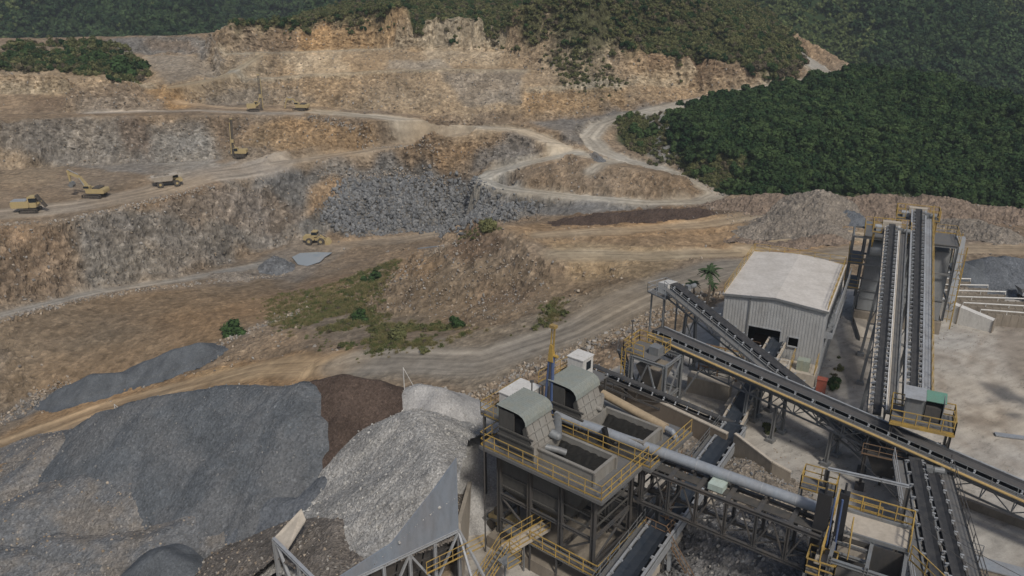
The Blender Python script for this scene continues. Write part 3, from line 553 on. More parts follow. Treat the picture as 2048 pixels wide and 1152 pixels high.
m_t1 = inst_mat('forest_leaf', (.016, .040, .015), (.060, .095, .034), .45, 1.2); m_t2 = inst_mat('scrub_leaf', (.075, .09, .035), (.17, .17, .075), .4, 2); m_t3 = inst_mat('dry_scrub', (.11, .09, .065), (.16, .14, .08), .4, 2)  # forest leaf tone kept dark, cloud shade is put into its colour
m_t4 = inst_mat('far_leaf', (.018, .042, .018), (.062, .10, .040), .45, 1.2)
TR = [crown(i, m_t1, 8 + i, 1300) for i in range(5)]; FT = [crown(i + 30, m_t4, 7 + i, 420, lf=.14) for i in range(5)]
BS = [crown(i + 60, m_t2, 7 + i, 800, .55, .07) for i in range(3)] + [crown(70, m_t3, 8, 600, .5, .07)]
SW = blur(area([(600,650),(680,600),(770,640),(860,655),(930,660),(880,690),(780,700),(700,690)], 6) + area([(700,570),(760,530),(790,540),(740,575)], 4), 14); SW = SW * smooth01(-.25, .3, fbm(XX * .15, YY * .15, 3, 4))
def tuft(seed, mat, nb=70):
    r_ = np.random.default_rng(seed); p = np.c_[r_.normal(size=(nb, 2)) * .3, np.zeros(nb)]; a = r_.uniform(0, 6.28, nb); d = np.c_[np.cos(a), np.sin(a), np.zeros(nb)] * .035; t = np.c_[r_.normal(size=(nb, 2)) * .22, r_.uniform(.3, .8, nb)]
    V = np.stack([p - d, p + d, p + t], 1).reshape(-1, 3); me = bpy.data.meshes.new('tuft'); me.from_pydata(V.tolist(), [], np.arange(nb * 3).reshape(-1, 3).tolist()); me.materials.append(mat); return me
TU = [tuft(i, inst_mat('dry_grass', (.13, .125, .05), (.26, .22, .11), .3, 2)) for i in range(2)] + [tuft(5, inst_mat('green_grass', (.07, .10, .03), (.14, .16, .06), .3, 2))]
def soft(M_, k=10): return np.clip(blur(M_, k) * 1.0 * smooth01(-.45, .25, fbm(XX * .12, YY * .12, 6, 4)), 0, 1)
topg = np.clip(blur(topg, 6) * (.35 + .65 * smooth01(-.7, -.05, fbm(XX * .12, YY * .12, 6, 4))), 0, 1); kn = soft(kn, 6); fr_s = np.clip(blur(fr, 6), 0, 1) ** 1.5 * (1 - .97 * area([(1225,225),(1310,216),(1345,222),(1352,330),(1300,325),(1240,300)], 3))
n = 15000; p = cells(fr_s * (YY > 150) * (1 - road) * np.clip(1.0 - area([(1350,330),(1480,320),(1500,385),(1440,380),(1370,350)], 3) * .9, 0, 1), n)
scatter('forest', p, 1.0 + 3.2 * rng.random(n) ** 2.6, TR, 'dense dark green forest on the slope right of the winding road', .5, -.4)
n = 21000; tg = topg * (1 - road); w_ = tg * np.clip(.75 + smooth01(20, 120, XX) + smooth01(-.1, .4, fbm(XX * .06, YY * .06, 4, 3)), 0, 1); p = cells(w_, n)
scatter('hilltop_scrub', p, (.7 + 1.7 * rng.random(n) ** 2) * (1 + .5 * smooth01(30, 100, p[:, 0])), BS + TR[:1], 'green scrub covering the hill above the quarry face', .5, -.3)
n = 1500; scatter('knoll_scrub', cells(kn, n), .9 + 2.2 * rng.random(n) ** 2, BS + TR[:2], 'bushy scrub on the knoll at the upper left', .5, -.3)
n = 230; scatter('face_scrub', cells(blur(scr, 8), n), .5 + 1.2 * rng.random(n) ** 2, BS, 'sparse scrub clinging to the stepped face', .5, -.2)
n = 480; scatter('swale_scrub', cells(SW, n), .3 + .8 * rng.random(n) ** 2.2, BS, 'low green and olive scrub in the swale beside the haul road', .5, -.15)
n = 6500; scatter('grass', cells(np.clip(SW + .5 * area([(1080,640),(1130,615),(1120,600),(1060,640)],4) + .35 * kn + .25*area([(520,600),(700,560),(800,520),(760,600),(560,660)],6), 0, 1), n), .3 + .6 * rng.random(n) ** 2, TU, 'dry yellow green grass on the lower slopes', .4, -.02)
n = 1700; scatter('road_scrub', cells(.8 * area([(1235,245),(1290,230),(1300,312),(1262,300)], 3) + .15 * area([(1300,228),(1345,222),(1352,330),(1310,320)], 3) + area([(1350,330),(1480,320),(1500,385),(1440,380),(1370,350)], 3) + area([(1240,240),(1290,232),(1300,300),(1260,300)], 2), n), .6 + 1.3 * rng.random(n) ** 2, BS, 'rough grass and scrub inside the road bend', .5, -.15)
n = 500; scatter('pad_weeds', cells(area([(1650,760),(1680,700),(1690,720),(1670,780)], 0, .05) + area([(1000,690),(1100,610),(1130,620),(1010,700)], 2) * .2 + area([(900,470),(970,448),(1000,455),(930,485)], 2), n), .25 + .6 * rng.random(n) ** 2, BS, 'weeds along the building and road edges', .5, -.05)
# ---------------- far hills ----------------
nx, ny = 300, 190; hx, hy = np.meshgrid(np.linspace(-900, 900, nx), np.linspace(362, 1400, ny)); 
hz = -28 + 165 * smooth01(400, 900, hy + 60 * np.sin(hx / 140)) + 85 * smooth01(385, 560, hy) * fbm(hx / 170, hy / 210, 3.3, 4, True) + 40 * smooth01(500, 800, hy) - 16 * np.exp(-((hx - 95) / 50) ** 2) * (1 - smooth01(560, 800, hy)) + 22 * np.exp(-((hx - 210) / 70) ** 2) * smooth01(380, 430, hy)
hz = hz - 25 * (1 - smooth01(362, 385, hy))
ids = np.arange(nx * ny).reshape(ny, nx)
M_hill = rock_mat('hill_ground', (.03, .05, .02), .2, .3, .4)
hl = mesh_np('hills', np.stack([hx, hy, hz], -1).reshape(-1, 3), np.stack([ids[:-1, :-1], ids[:-1, 1:], ids[1:, 1:], ids[1:, :-1]], -1).reshape(-1, 4), M_hill, True); tag(hl, kind='structure')
n = 190000; q = rng.random((n * 2, 2)); x = (q[:, 0] - .5) * 1700; y = 375 + q[:, 1] ** 1.5 * 800; ok = np.abs(x) < y * .85; x = x[ok][:n]; y = y[ok][:n]
u = (x + 900) / 1800 * (nx - 1); v = (y - 362) / 1038 * (ny - 1); i = u.astype(int); j = v.astype(int); a = u - i; b = v - j
z = (hz[j, i] * (1 - a) + hz[j, i + 1] * a) * (1 - b) + (hz[j + 1, i] * (1 - a) + hz[j + 1, i + 1] * a) * b
dens = fbm(x / 60, y / 60, 2, 3); ok = rng.random(len(x)) < .85 + dens; x, y, z = x[ok], y[ok], z[ok]
lt = (fbm(x / 70, y / 90, 6, 3) + .5 * np.exp(-((x - 120) / 60) ** 2) + rng.normal(size=len(x)) * .15) > .42  # sunny patches: sunlight on the hills put into lighter leaf colour
m_t5 = inst_mat('sunny_far_leaf', (.07, .10, .035), (.13, .16, .06), .4, 1.2)
scatter('sunny_hill_trees', np.stack([x, y, z], 1)[lt], (2.2 + 2.6 * rng.random(lt.sum()) ** 2.2) * (.8 + y[lt] / 1500), [crown(i + 130, m_t5, 8, 420, .5, .13) for i in range(3)], 'lighter green trees on the far hills, coloured as sunny patches', .5, -.6)
x, y, z = x[~lt], y[~lt], z[~lt]
scatter('far_forest', np.stack([x, y, z], 1), (2.8 + 3.6 * rng.random(len(x)) ** 2.2) * (.8 + y / 1500), FT, 'green wooded hills beyond the quarry', .5, -.6)
hb = bpy.data.meshes.new('haze'); bm = bmesh.new(); bmesh.ops.create_cube(bm, size=1)
for v_ in bm.verts: v_.co = Vector((v_.co.x * 1900, 690 + v_.co.y * 1460, 90 + v_.co.z * 270))
bm.to_mesh(hb); bm.free(); hz_o = bpy.data.objects.new('haze', hb); COL.objects.link(hz_o); tag(hz_o, kind='stuff')
hm = bpy.data.materials.new('haze'); hm.use_nodes = True; t_ = hm.node_tree; t_.nodes.remove(t_.nodes['Principled BSDF']); pv = t_.nodes.new('ShaderNodeVolumePrincipled'); pv.inputs['Color'].default_value = (.68, .76, .84, 1); pv.inputs['Density'].default_value = .00026; t_.links.new(pv.outputs[0], t_.nodes['Material Output'].inputs['Volume']); hb.materials.append(hm)
# ---------------- builder ----------------
Zv = Vector((0, 0, 1))
def V3(*a): return Vector(a)
class MB:
    def __init__(s): s.v = []; s.f = []
    def add(s, vs, fs): n = len(s.v); s.v += [Vector(v) for v in vs]; s.f += [tuple(i + n for i in f) for f in fs]; return s
    def hexa(s, b, t): return s.add(list(b) + list(t), [(3, 2, 1, 0), (4, 5, 6, 7), (0, 1, 5, 4), (1, 2, 6, 5), (2, 3, 7, 6), (3, 0, 4, 7)])
    def beam(s, p, q, w, h, up=Zv):
        p = Vector(p); q = Vector(q); d = (q - p).normalized(); sd_ = d.cross(up)
        if sd_.length < 1e-3: sd_ = d.cross(Vector((.78, -.62, 0)))
        sd_.normalize(); u = sd_.cross(d); a = sd_ * w / 2; b = u * h / 2
        return s.hexa([p - a - b, p + a - b, p + a + b, p - a + b], [q - a - b, q + a - b, q + a + b, q - a + b])
    def ibeam(s, p, q, w, h, up=Zv, t=.04):
        p = Vector(p); q = Vector(q); d = (q - p).normalized(); sd_ = d.cross(up)
        if sd_.length < 1e-3: sd_ = d.cross(Vector((.78, -.62, 0)))
        sd_.normalize(); u = sd_.cross(d)
        s.beam(p + u * (h / 2 - t / 2), q + u * (h / 2 - t / 2), w, t, u); s.beam(p - u * (h / 2 - t / 2), q - u * (h / 2 - t / 2), w, t, u); return s.beam(p, q, t, h - 2 * t, u)
    def box(s, c, x, y, z, ax=None):
        """box: base centre c, sizes x,y,z, ax = direction of x in plan"""
        ax = Vector(ax or (1, 0, 0)).normalized(); ay = Zv.cross(ax); c = Vector(c); a = ax * x / 2; b = ay * y / 2; u = Zv * z
        return s.hexa([c - a - b, c + a - b, c + a + b, c - a + b], [c - a - b + u, c + a - b + u, c + a + b + u, c - a + b + u])
    def tube(s, p, q, r, n=12, r2=None, cap=True):
        p = Vector(p); q = Vector(q); d = (q - p).normalized(); a = d.cross(Zv)
        if a.length < 1e-3: a = Vector((1, 0, 0))
        a.normalize(); b = d.cross(a); r2 = r if r2 is None else r2; n0 = len(s.v)
        for i in range(n): t = 2 * math.pi * i / n; s.v.append(p + (a * math.cos(t) + b * math.sin(t)) * r)
        for i in range(n): t = 2 * math.pi * i / n; s.v.append(q + (a * math.cos(t) + b * math.sin(t)) * r2)
        for i in range(n): s.f.append((n0 + i, n0 + (i + 1) % n, n0 + n + (i + 1) % n, n0 + n + i))
        if cap: s.f.append(tuple(n0 + i for i in reversed(range(n)))); s.f.append(tuple(n0 + n + i for i in range(n)))
        return s
    def path(s, P, r, n=12):
        P = [Vector(p) for p in P]
        for i, (a, b) in enumerate(zip(P, P[1:])): s.tube(a, b, r, n)
        for a in P[1:-1]: s.ball(a, r)
        return s
    def ball(s, c, r, n=8, m=6):
        c = Vector(c); n0 = len(s.v)
        for j in range(1, m):
            for i in range(n): t = 2 * math.pi * i / n; p_ = math.pi * j / m; s.v.append(c + Vector((math.cos(t) * math.sin(p_), math.sin(t) * math.sin(p_), math.cos(p_))) * r)
        s.v += [c + Zv * r, c - Zv * r]; T = len(s.v) - 2
        for j in range(m - 2):
            for i in range(n): a = n0 + j * n + i; b = n0 + j * n + (i + 1) % n; s.f.append((a, a + n, b + n, b))
        for i in range(n): s.f.append((T, n0 + i, n0 + (i + 1) % n)); s.f.append((T + 1, n0 + (m - 2) * n + (i + 1) % n, n0 + (m - 2) * n + i))
        return s
    def plate(s, P, t, nrm=None):
        P = [Vector(p) for p in P]; n = nrm or (P[1] - P[0]).cross(P[2] - P[0]).normalized(); n = Vector(n) * t; k = len(P); n0 = len(s.v)
        s.v += [p - n / 2 for p in P] + [p + n / 2 for p in P]; s.f.append(tuple(n0 + i for i in reversed(range(k)))); s.f.append(tuple(n0 + k + i for i in range(k)))
        for i in range(k): s.f.append((n0 + i, n0 + (i + 1) % k, n0 + k + (i + 1) % k, n0 + k + i))
        return s
    def rail(s, P, h=1.05, sp=1.4, r=.036, closed=False):
        P = [Vector(p) for p in P]; P = P + [P[0]] if closed else P
        for a, b in zip(P, P[1:]):
            L = (b - a).length
            for z in (h, h * .52): s.beam(a + Zv * z, b + Zv * z, r * 1.2, r * 1.2)
            s.beam(a + Zv * .1, b + Zv * .1, .02, .12)
            for i in range(max(1, round(L / sp)) + 1): q = a.lerp(b, i / max(1, round(L / sp))); s.beam(q, q + Zv * h, r * 1.2, r * 1.2, Vector((1, 0, 0)))
        return s
    def part(s, name, mat, parent=None, smooth=False, label=None):
        o0 = Vector(parent['org']) if parent is not None and 'org' in parent else (Vector(parent.location) if parent is not None else Vector((0, 0, 0)))
        me = bpy.data.meshes.new(name); me.from_pydata([v - o0 for v in s.v], [], s.f); me.materials.append(mat)
        bm = bmesh.new(); bm.from_mesh(me); bmesh.ops.recalc_face_normals(bm, faces=bm.faces); bm.to_mesh(me); bm.free()
        if smooth:
            for p in me.polygons: p.use_smooth = True
            try: me.set_sharp_from_angle(angle=R(40))
            except Exception: pass
        o = bpy.data.objects.new(name, me); COL.objects.link(o)
        if parent is not None: o.parent = parent
        if label: o['label'] = label
        return o
    def thing(s, name, mat, label, cat, group=None, smooth=False):
        c = Vector((sum(v.x for v in s.v), sum(v.y for v in s.v), 0)) / len(s.v); c.z = min(v.z for v in s.v); s.v = [v - c for v in s.v]
        o = s.part(name, mat, None, smooth); o.location = c; return tag(o, label, cat, group)
def thing(name, label, cat, loc, group=None):
    e = bpy.data.objects.new(name, None); COL.objects.link(e); e.location = Vector(loc); e.empty_display_size = .5; return tag(e, label, cat, group)
def dup(root, off, label, rz=None):
    def cp(o, par):
        c = o.copy(); COL.objects.link(c)
        if par: c.parent = par
        for ch in list(o.children): cp(ch, c)
        return c
    c = cp(root, None); c.location = root.location + Vector(off); c['label'] = label; return c
S_yel = paint('yellow_paint', (.43, .285, .07), .7, .6, 1.5); S_dst = paint('dark_steel', (.07, .072, .075), .6, .5, 1, .2, (.15, .12, .09)); S_gst = paint('grey_steel', (.21, .225, .235), .55, .5, .8, .2)
S_lst = paint('pale_steel', (.36, .38, .40), .5, .4, .8, .15); S_white = paint('white_paint', (.62, .61, .58), .55, .25, 1); S_belt = paint('rubber_belt', (.026, .028, .032), .75, .55, 2, 0, (.09, .085, .08))
S_conc = paint('concrete', (.40, .37, .32), .9, .55, .6, 0, (.20, .165, .125), bump=.3); S_dconc = paint('stained_concrete', (.27, .235, .19), .9, .6, .7, 0, (.12, .10, .08), bump=.3)
S_bei = paint('beige_paint', (.46, .41, .34), .8, .35, .7); S_grt = paint('steel_grating', (.13, .135, .14), .7, .5, 2, .1, (.2, .17, .13)); S_rust = paint('rusty_steel', (.20, .12, .065), .8, .6, 1.5)
S_pipe = paint('grey_pipe_paint', (.27, .30, .335), .5, .35, .7, .1, (.25, .2, .15)); S_bpipe = paint('tan_pipe_paint', (.40, .31, .20), .6, .4, .8); S_sheet = paint('ribbed_sheet', (.42, .425, .42), .6, .3, .5, .05)
S_green = paint('pale_green_sheet', (.27, .31, .27), .6, .5, 1.2, 0, (.30, .25, .12)); S_blk = simple('shade_and_steel_black', (.012, .012, .013), .9); S_roof = paint('bleached_roof', (.56, .53, .49), .9, .6, .6, 0, (.36, .33, .29)); S_blue = paint('blue_paint', (.06, .11, .25), .5, .4, 2)  # S_blk: inner shade of the bin openings as colour; also the black steel blade
S_bin = paint('dusty_bin_steel', (.075, .072, .066), .75, .5, .7, .1, (.115, .11, .10)); S_lou = paint('tan_louvre_steel', (.27, .26, .235), .7, .5, 1, .1, (.15, .12, .09)); S_glass = simple('dark_glass', (.02, .025, .03), .2)
def dirv(a): return Vector((math.cos(R(a)), math.sin(R(a)), 0))
def conveyor(name, label, A, B, bw=1.1, bays=None, walk='R', wmat=S_grt, rmat=S_yel, fmat=S_gst, depth=1.1, legs=(), trm=S_dst, truss=True, cover=None, pipe=None, group=None, ipitch=1.1, load=None, bmat=S_belt, walk2=None, fo=.22, motor=True):
    A = Vector(A); B = Vector(B); L = (B - A).length; d = (B - A) / L; rt = d.cross(Zv).normalized(); up = rt.cross(d); mid = (A + B) / 2
    t = thing(name, label, 'conveyor', (mid.x, mid.y, max(gz(mid.x, mid.y), 0)), group)
    # belt: carrying run, troughed, wrapped over the end pulleys, and return run
    m = MB(); prof = ((-.5, .16), (-.22, 0), (.22, 0), (.5, .16)); n = 40; g0 = len(m.v)
    for i in range(n + 1):
        c = A + d * (L * i / n) + up * (.25 + .01 * math.sin(i * 7.3))
        for x, z in prof: m.v.append(c + rt * x * bw + up * z)
    for i in range(n):
        for k in range(3): a = i * 4 + k; m.f.append((a, a + 1, a + 5, a + 4))
    m.beam(A - up * .15, B - up * .15, bw * .95, .02, up)
    for e, s_ in ((A, -1), (B, 1)): m.tube(e + d * .2 * s_ - rt * bw * .5 + up * .06, e + d * .2 * s_ + rt * bw * .5 + up * .06, .26, 14)
    m.part('belt', bmat, t, False)
    if load:
        m = MB(); hs = [.12 + .05 * random.random() for _ in range(n + 1)]
        for i in range(n + 1):
            c = A + d * (L * i / n) + up * .27
            for x, z in ((-.33, .05), (-.12, hs[i]), (.12, hs[i] * .9), (.33, .05)): m.v.append(c + rt * x * bw + up * z)
        for i in range(n):
            for k in range(3): a = i * 4 + k; m.f.append((a, a + 1, a + 5, a + 4))
        m.part('belt_load', load, t)
    for s_ in (-1, 1):
        m = MB(); o = rt * s_ * (bw * .5 + fo); m.ibeam(A + o, B + o, .12, .3, up); m.part('side_frame', fmat, t)
        if cover and s_ in cover[1]: m = MB(); o = rt * s_ * (bw * .5 + fo + .02) + up * .3; m.beam(A + o, B + o, .16, .10, up); m.part('edge_rail', cover[0], t)
    k = max(2, int(L / ipitch)); k = min(k, 46)
    m = MB()
    for i in range(k + 1):
        c = A + d * (.4 + (L - .8) * i / k)
        m2 = MB()
        for x0, z0, x1, z1 in ((-.56, .22, -.22, .02), (-.22, .02, .22, .02), (.22, .02, .56, .22)): m2.tube(c + rt * x0 * bw + up * (z0 + .13), c + rt * x1 * bw + up * (z1 + .13), .07, 8)
        for s_ in (-1, 1): m2.beam(c + rt * s_ * (bw * .5 + fo) + up * .16, c + rt * s_ * (bw * .5) + up * .3, .14, .05, up); m2.beam(c + rt * s_ * (bw * .5 + .13) + up * .1, c + rt * s_ * (bw * .5 + .13) + up * .42, .08, .06, rt); m2.beam(c + rt * s_ * (bw * .5 + .02) + up * .42, c + rt * s_ * (bw * .5 + .26) + up * .40, .1, .05, up)
        m2.part('idler', S_lst, t)
    nb = bays or max(3, round(L / 2.2))
    if truss:
        m = MB(); lo = [A - up * depth, B - up * depth]
        for s_ in (-1, 1):
            o = rt * s_ * (bw * .5 + fo); m.ibeam(A + o - up * depth, B + o - up * depth, .1, .16, up)
            for i in range(nb + 1):
                c = A + d * L * i / nb + o; m.beam(c - up * .15, c - up * depth, .08, .08, rt)
                if i < nb: e = A + d * L * (i + 1) / nb + o; (m.beam(c - up * .15, e - up * depth, .07, .07, rt) if i % 2 else m.beam(c - up * depth, e - up * .15, .07, .07, rt))
        for i in range(nb + 1): c = A + d * L * i / nb - up * depth; m.beam(c - rt * (bw * .5 + .2), c + rt * (bw * .5 + .2), .07, .07, up)
        m.part('truss', trm, t)
    for wk, rm in ((walk, rmat), (walk2, rmat)):
        if not wk: continue
        s_ = 1 if wk == 'R' else -1; o = rt * s_ * (bw * .5 + .75); m = MB(); m.beam(A + o - up * .02, B + o - up * .02, .75, .05, up)
        for i in range(nb * 2): c = A + d * L * i / (nb * 2) + o; m.beam(c - rt * .5 - up * .08, c + rt * .42 - up * .08, .06, .08, up)
        m.part('walkway', wmat, t)
        if rm is None: continue
        m = MB(); o2 = rt * s_ * (bw * .5 + 1.1)
        m.rail([A + o2, B + o2], sp=1.7); m.part('handrail', rm, t)
    if pipe: m = MB(); o = rt * pipe[1] * (bw * .5 + (pipe[2] if len(pipe) > 2 else .45)) + up * .3; m.tube(A + o, B + o, .11 if len(pipe) > 2 else .08, 8); m.part('pipe', pipe[0], t, True)
    for f_, spread in legs:
        c = A + d * L * f_ - up * (depth + .05); m = MB(); F_ = []
        for s_ in (-1, 1):
            tp = c + rt * s_ * (bw * .5 + .2); bt = Vector((tp.x, tp.y, 0)) + rt * s_ * spread; bt.z = gz(bt.x, bt.y); F_.append((tp, bt)); m.ibeam(tp, bt, .26, .26, d, .05); m.box(bt - Zv * .1, .7, .7, .4, rt)
        (t0, b0), (t1, b1) = F_; h_ = t0.z - b0.z
        m.beam(t0 - Zv * .15, t1 - Zv * .15, .12, .12, d)
        if h_ > 2: m.beam(t0.lerp(b0, .1), t1.lerp(b1, .6), .1, .1, d); m.beam(t1.lerp(b1, .1), t0.lerp(b0, .6), .1, .1, d); m.beam(t0.lerp(b0, .6), t1.lerp(b1, .6), .1, .1, d)
        m.part('trestle', trm, t)
    if not motor: return t
    m = MB(); e = B - d * .9 + rt * (bw * .5 + .8); m.tube(e + up * .3, e + rt * .7 + up * .3, .25, 10); m.box(e - rt * .3 + up * .0, .5, .5, .5, rt); m.part('drive_motor', S_gst, t)
    return t
S_yp = paint('ochre_pipe', (.50, .35, .14), .6, .35, 1)
S_bbelt = paint('blue_black_belt', (.022, .03, .042), .5, .3, 2, 0, (.10, .10, .10))
# ---------------- conveyors ----------------
LG = rock_mat('carried_stone', (.20, .19, .18), 9, .6, .3)
cB = conveyor('belt_conveyor', 'longest belt conveyor, running to the right edge with a yellow pipe on its near side', W(2330, 1105, 3.6), W(1318, 664, 6.1), 1.25, walk='L', wmat=S_grt, fmat=S_gst, depth=1.7, legs=((.545, .2), (.67, .2), (.74, .2)), cover=(S_lst, (1,)), pipe=(S_yp, -1, 1.25), trm=S_gst, rmat=S_gst, ipitch=1.6, motor=False, load=paint('dark_fines', (.07, .07, .072), .9, .3, 3))
cA = conveyor('belt_conveyor', 'inclined belt conveyor whose raised head stands just left of the shed', W(1742, 888, 2.4), W(1350, 574, 9), 1.0, walk='L', rmat=S_gst, fmat=S_gst, depth=1.2, legs=((.88, .5), (.45, .2)), trm=S_gst, walk2=None)
cC = conveyor('belt_conveyor', 'belt conveyor crossing beneath the truss bridge to the bottom edge', W(1222, 1198, 4.3), W(1470, 855, 1.25), 1.35, walk=None, fmat=S_gst, depth=.75, legs=((.12, .1), (.3, .1), (.5, .1), (.72, .1)), cover=(S_lst, (1, -1)), trm=S_lst, ipitch=1.5, bmat=S_bbelt, motor=False)
q0 = W(1222, 1198, 4.3); q1 = W(1470, 855, 1.25); qd = (q1 - q0).normalized(); qr = qd.cross(Zv).normalized(); m = MB(); m.beam(q0 + qr * .98 - Zv * .35, q1 + qr * .98 - Zv * .3, .04, .7); m.part('side_plate', S_lst, cC); m = MB(); m.beam(q0 - qr * 1.2, q1 - qr * 1.2, .5, .05); m.part('walkway', S_grt, cC); m = MB(); m.rail([q0 - qr * 1.45, q1 - qr * 1.45], .9, 1.6, .03); m.part('handrail', S_gst, cC)
conveyor('belt_conveyor', 'short belt conveyor climbing from under the long one into the shed door', W(1462, 850, 1.1), W(1556, 682, 3.6), 1.3, walk=None, fmat=S_bei, depth=.7, legs=((.4, .1), (.75, .1)), cover=(S_bei, (1, -1)), trm=S_gst, bmat=S_bbelt, motor=False)
GT = 'twin conveyors rising to the screening tower'
cE = conveyor('belt_conveyor', 'left conveyor of the tall twin pair rising to the screening tower', W(1754, 822, 4.9), W(1784, 455, 13), .64, fo=.36, walk='R', fmat=S_bei, rmat=S_gst, depth=1.2, legs=((.25, .35), (.5, .45), (.75, .6)), cover=(S_white, (1,)), trm=S_gst, pipe=(S_bei, 1), group=GT, ipitch=.7)
cF = conveyor('belt_conveyor', 'right conveyor of the tall twin pair, its head higher above the screening tower', W(1826, 800, 5.4), W(1837, 425, 14), .64, fo=.36, walk='R', fmat=S_bei, rmat=S_yel, depth=1.2, legs=((.28, .35), (.52, .45), (.78, .6)), cover=(S_lst, (1, -1)), trm=S_gst, group=GT, ipitch=.7, wmat=S_lst)
GD = 'pair of conveyors descending to the bottom right'
conveyor('belt_conveyor', 'left conveyor of the pair dropping to the bottom edge right of the crusher station', W(1885, 1230, 3), W(1828, 925, 4.3), .85, ipitch=1.5, walk='L', rmat=S_lst, fmat=S_gst, depth=.9, legs=((.2, .2), (.6, .2)), trm=S_dst, group=GD)
conveyor('belt_conveyor', 'right conveyor of the pair dropping to the bottom edge right of the crusher station', W(1925, 1200, 3.2), W(1856, 925, 4.2), .8, walk='R', rmat=S_dst, fmat=S_dst, depth=.9, legs=((.3, .2), (.7, .2)), trm=S_dst, group=GD)
conveyor('belt_conveyor', 'low lattice conveyor running behind the concrete retaining wall', W(1475, 858, .9), W(1185, 738, 4.6), .8, walk=None, fmat=S_dst, depth=.9, legs=((.35, .1), (.75, .1)), trm=S_dst, motor=False)
# ---------------- metal shed ----------------
FL = W(1450, 588, 8); FR = W(1655, 624, 8); BR = W(1700, 533, 8); u_ = (FR - FL).normalized(); v_ = Vector((-u_.y, u_.x, 0)); wS = (FR - FL).length; dS = (BR - FR).dot(v_)
sh = thing('metal_shed', 'large grey ribbed metal shed with a pale bleached roof and dark door opening', 'shed', (FL.x, FL.y, 0))
def on_wall(px, py, P0, uu):
    a = W(px, py, 0); c = Vector((0, 0, CZ)); r = a - c; n = Vector((uu.y, -uu.x, 0)); k = (P0 - c).dot(n) / r.dot(n); h = c + r * k; return (h - P0).dot(uu), h.z
def SP(s, z, v=0): return Vector((FL.x, FL.y, 0)) + u_ * s + v_ * v + Zv * z
pk = wS * .5; gab = .5
def topz(s): return 8 + gab * (1 - abs(s - pk) / pk)
dx0, dz1 = on_wall(1497, 650, FL, u_); dx1, _ = on_wall(1563, 660, FL, u_); wx0, wz1 = on_wall(1577, 673, FL, u_); wx1, wz0 = on_wall(1596, 694, FL, u_)
dz0 = 1.9
m = MB(); xs = sorted(set([0, dx0, dx1, wx0, wx1, pk, wS])); 
for a, b in zip(xs, xs[1:]):
    c = (a + b) / 2; segs = [(0, None)]
    if dx0 < c < dx1: segs = [(0, dz0), (dz1, None)]
    if wx0 < c < wx1: segs = [(0, wz0), (wz1, None)]
    for z0, z1 in segs: m.plate([SP(a, z0), SP(b, z0), SP(b, topz(b) if z1 is None else z1), SP(a, topz(a) if z1 is None else z1)], .06)
x = .12
while x < wS:
    segs = [(0, topz(x) - .02)]
    if dx0 - .05 < x < dx1 + .05: segs = [(0, dz0), (dz1, topz(x))]
    if wx0 - .05 < x < wx1 + .05: segs = [(0, wz0), (wz1, topz(x))]
    for z0, z1 in segs: m.beam(SP(x, z0, -.045), SP(x, z1, -.045), .14, .035, v_)
    x += .3
m.part('front_wall', S_sheet, sh); m = MB()
for v0 in (dS,):
    m.plate([SP(0, 0, v0), SP(wS, 0, v0), SP(wS, 8, v0), SP(pk, 8 + gab, v0), SP(0, 8, v0)], .06)
m.part('back_wall', S_sheet, sh)
m = MB(); m.plate([SP(0, 0), SP(0, 8), SP(0, 8, dS), SP(0, 0, dS)], .06); m.part('side_wall', S_sheet, sh)
m = MB(); m.plate([SP(wS, 0), SP(wS, 8), SP(wS, 8, dS), SP(wS, 0, dS)], .06)
x = .2
while x < dS: m.beam(SP(wS + .05, 0, x), SP(wS + .05, 7.9, x), .05, .10, v_); x += .45
m.part('side_wall', S_lst, sh)
m = MB()
for a, b in ((0, pk), (pk, wS)): m.plate([SP(a - (.25 if a == 0 else 0), topz(a) + .06, -.2), SP(b + (.15 if b == wS else 0), topz(b) + .06, -.2), SP(b + (.15 if b == wS else 0), topz(b) + .06, dS + .2), SP(a - (.25 if a == 0 else 0), topz(a) + .06, dS + .2)], .08)
m.part('roof', S_roof, sh)
m = MB(); m.beam(SP(-.2, topz(0) + .02, -.26), SP(pk, topz(pk) + .02, -.26), .10, .22); m.beam(SP(pk, topz(pk) + .02, -.26), SP(wS + .15, topz(wS) + .02, -.26), .10, .22); m.beam(SP(dx0 - .1, 0, -.12), SP(dx0 - .1, 8.4, -.12), .12, .12, v_); m.part('trim', S_gst, sh)
m = MB(); m.rail([SP(-.1, 8.1, 0), SP(-.1, 8.1, dS)], 1, 1.8); m.rail([SP(wS, 8.1, .2), SP(wS, 8.1, dS)], 1, 1.8); m.rail([SP(0, 8.1, dS), SP(wS, 8.1, dS)], 1, 1.8); m.part('roof_rail', S_yel, sh)
m = MB(); m.box(SP(pk, .1, dS / 2), wS - 1, dS - 1, .1, u_); m.part('floor', S_dconc, sh)
m = MB(); m.beam(SP(wS + .75, 7.2, .3), SP(wS + .75, 7.2, dS), .06, 1.3, Zv); m.part('gallery_parapet', S_lst, sh)
m = MB(); m.beam(SP(wS + .42, 5.0, .3), SP(wS + .42, 5.0, dS * .8), .75, .08)
for i in range(9): v0 = .3 + i * 1.4; m.box(SP(wS + .42, 5.0, v0), .75, .06, .7, u_); m.beam(SP(wS + .78, 5.0, v0), SP(wS + .78, 6.5, v0), .07, .07, v_)
m.beam(SP(wS + .8, 5.4, .3), SP(wS + .8, 5.4, dS * .8), .06, .7); m.part('side_gallery', S_lst, sh)
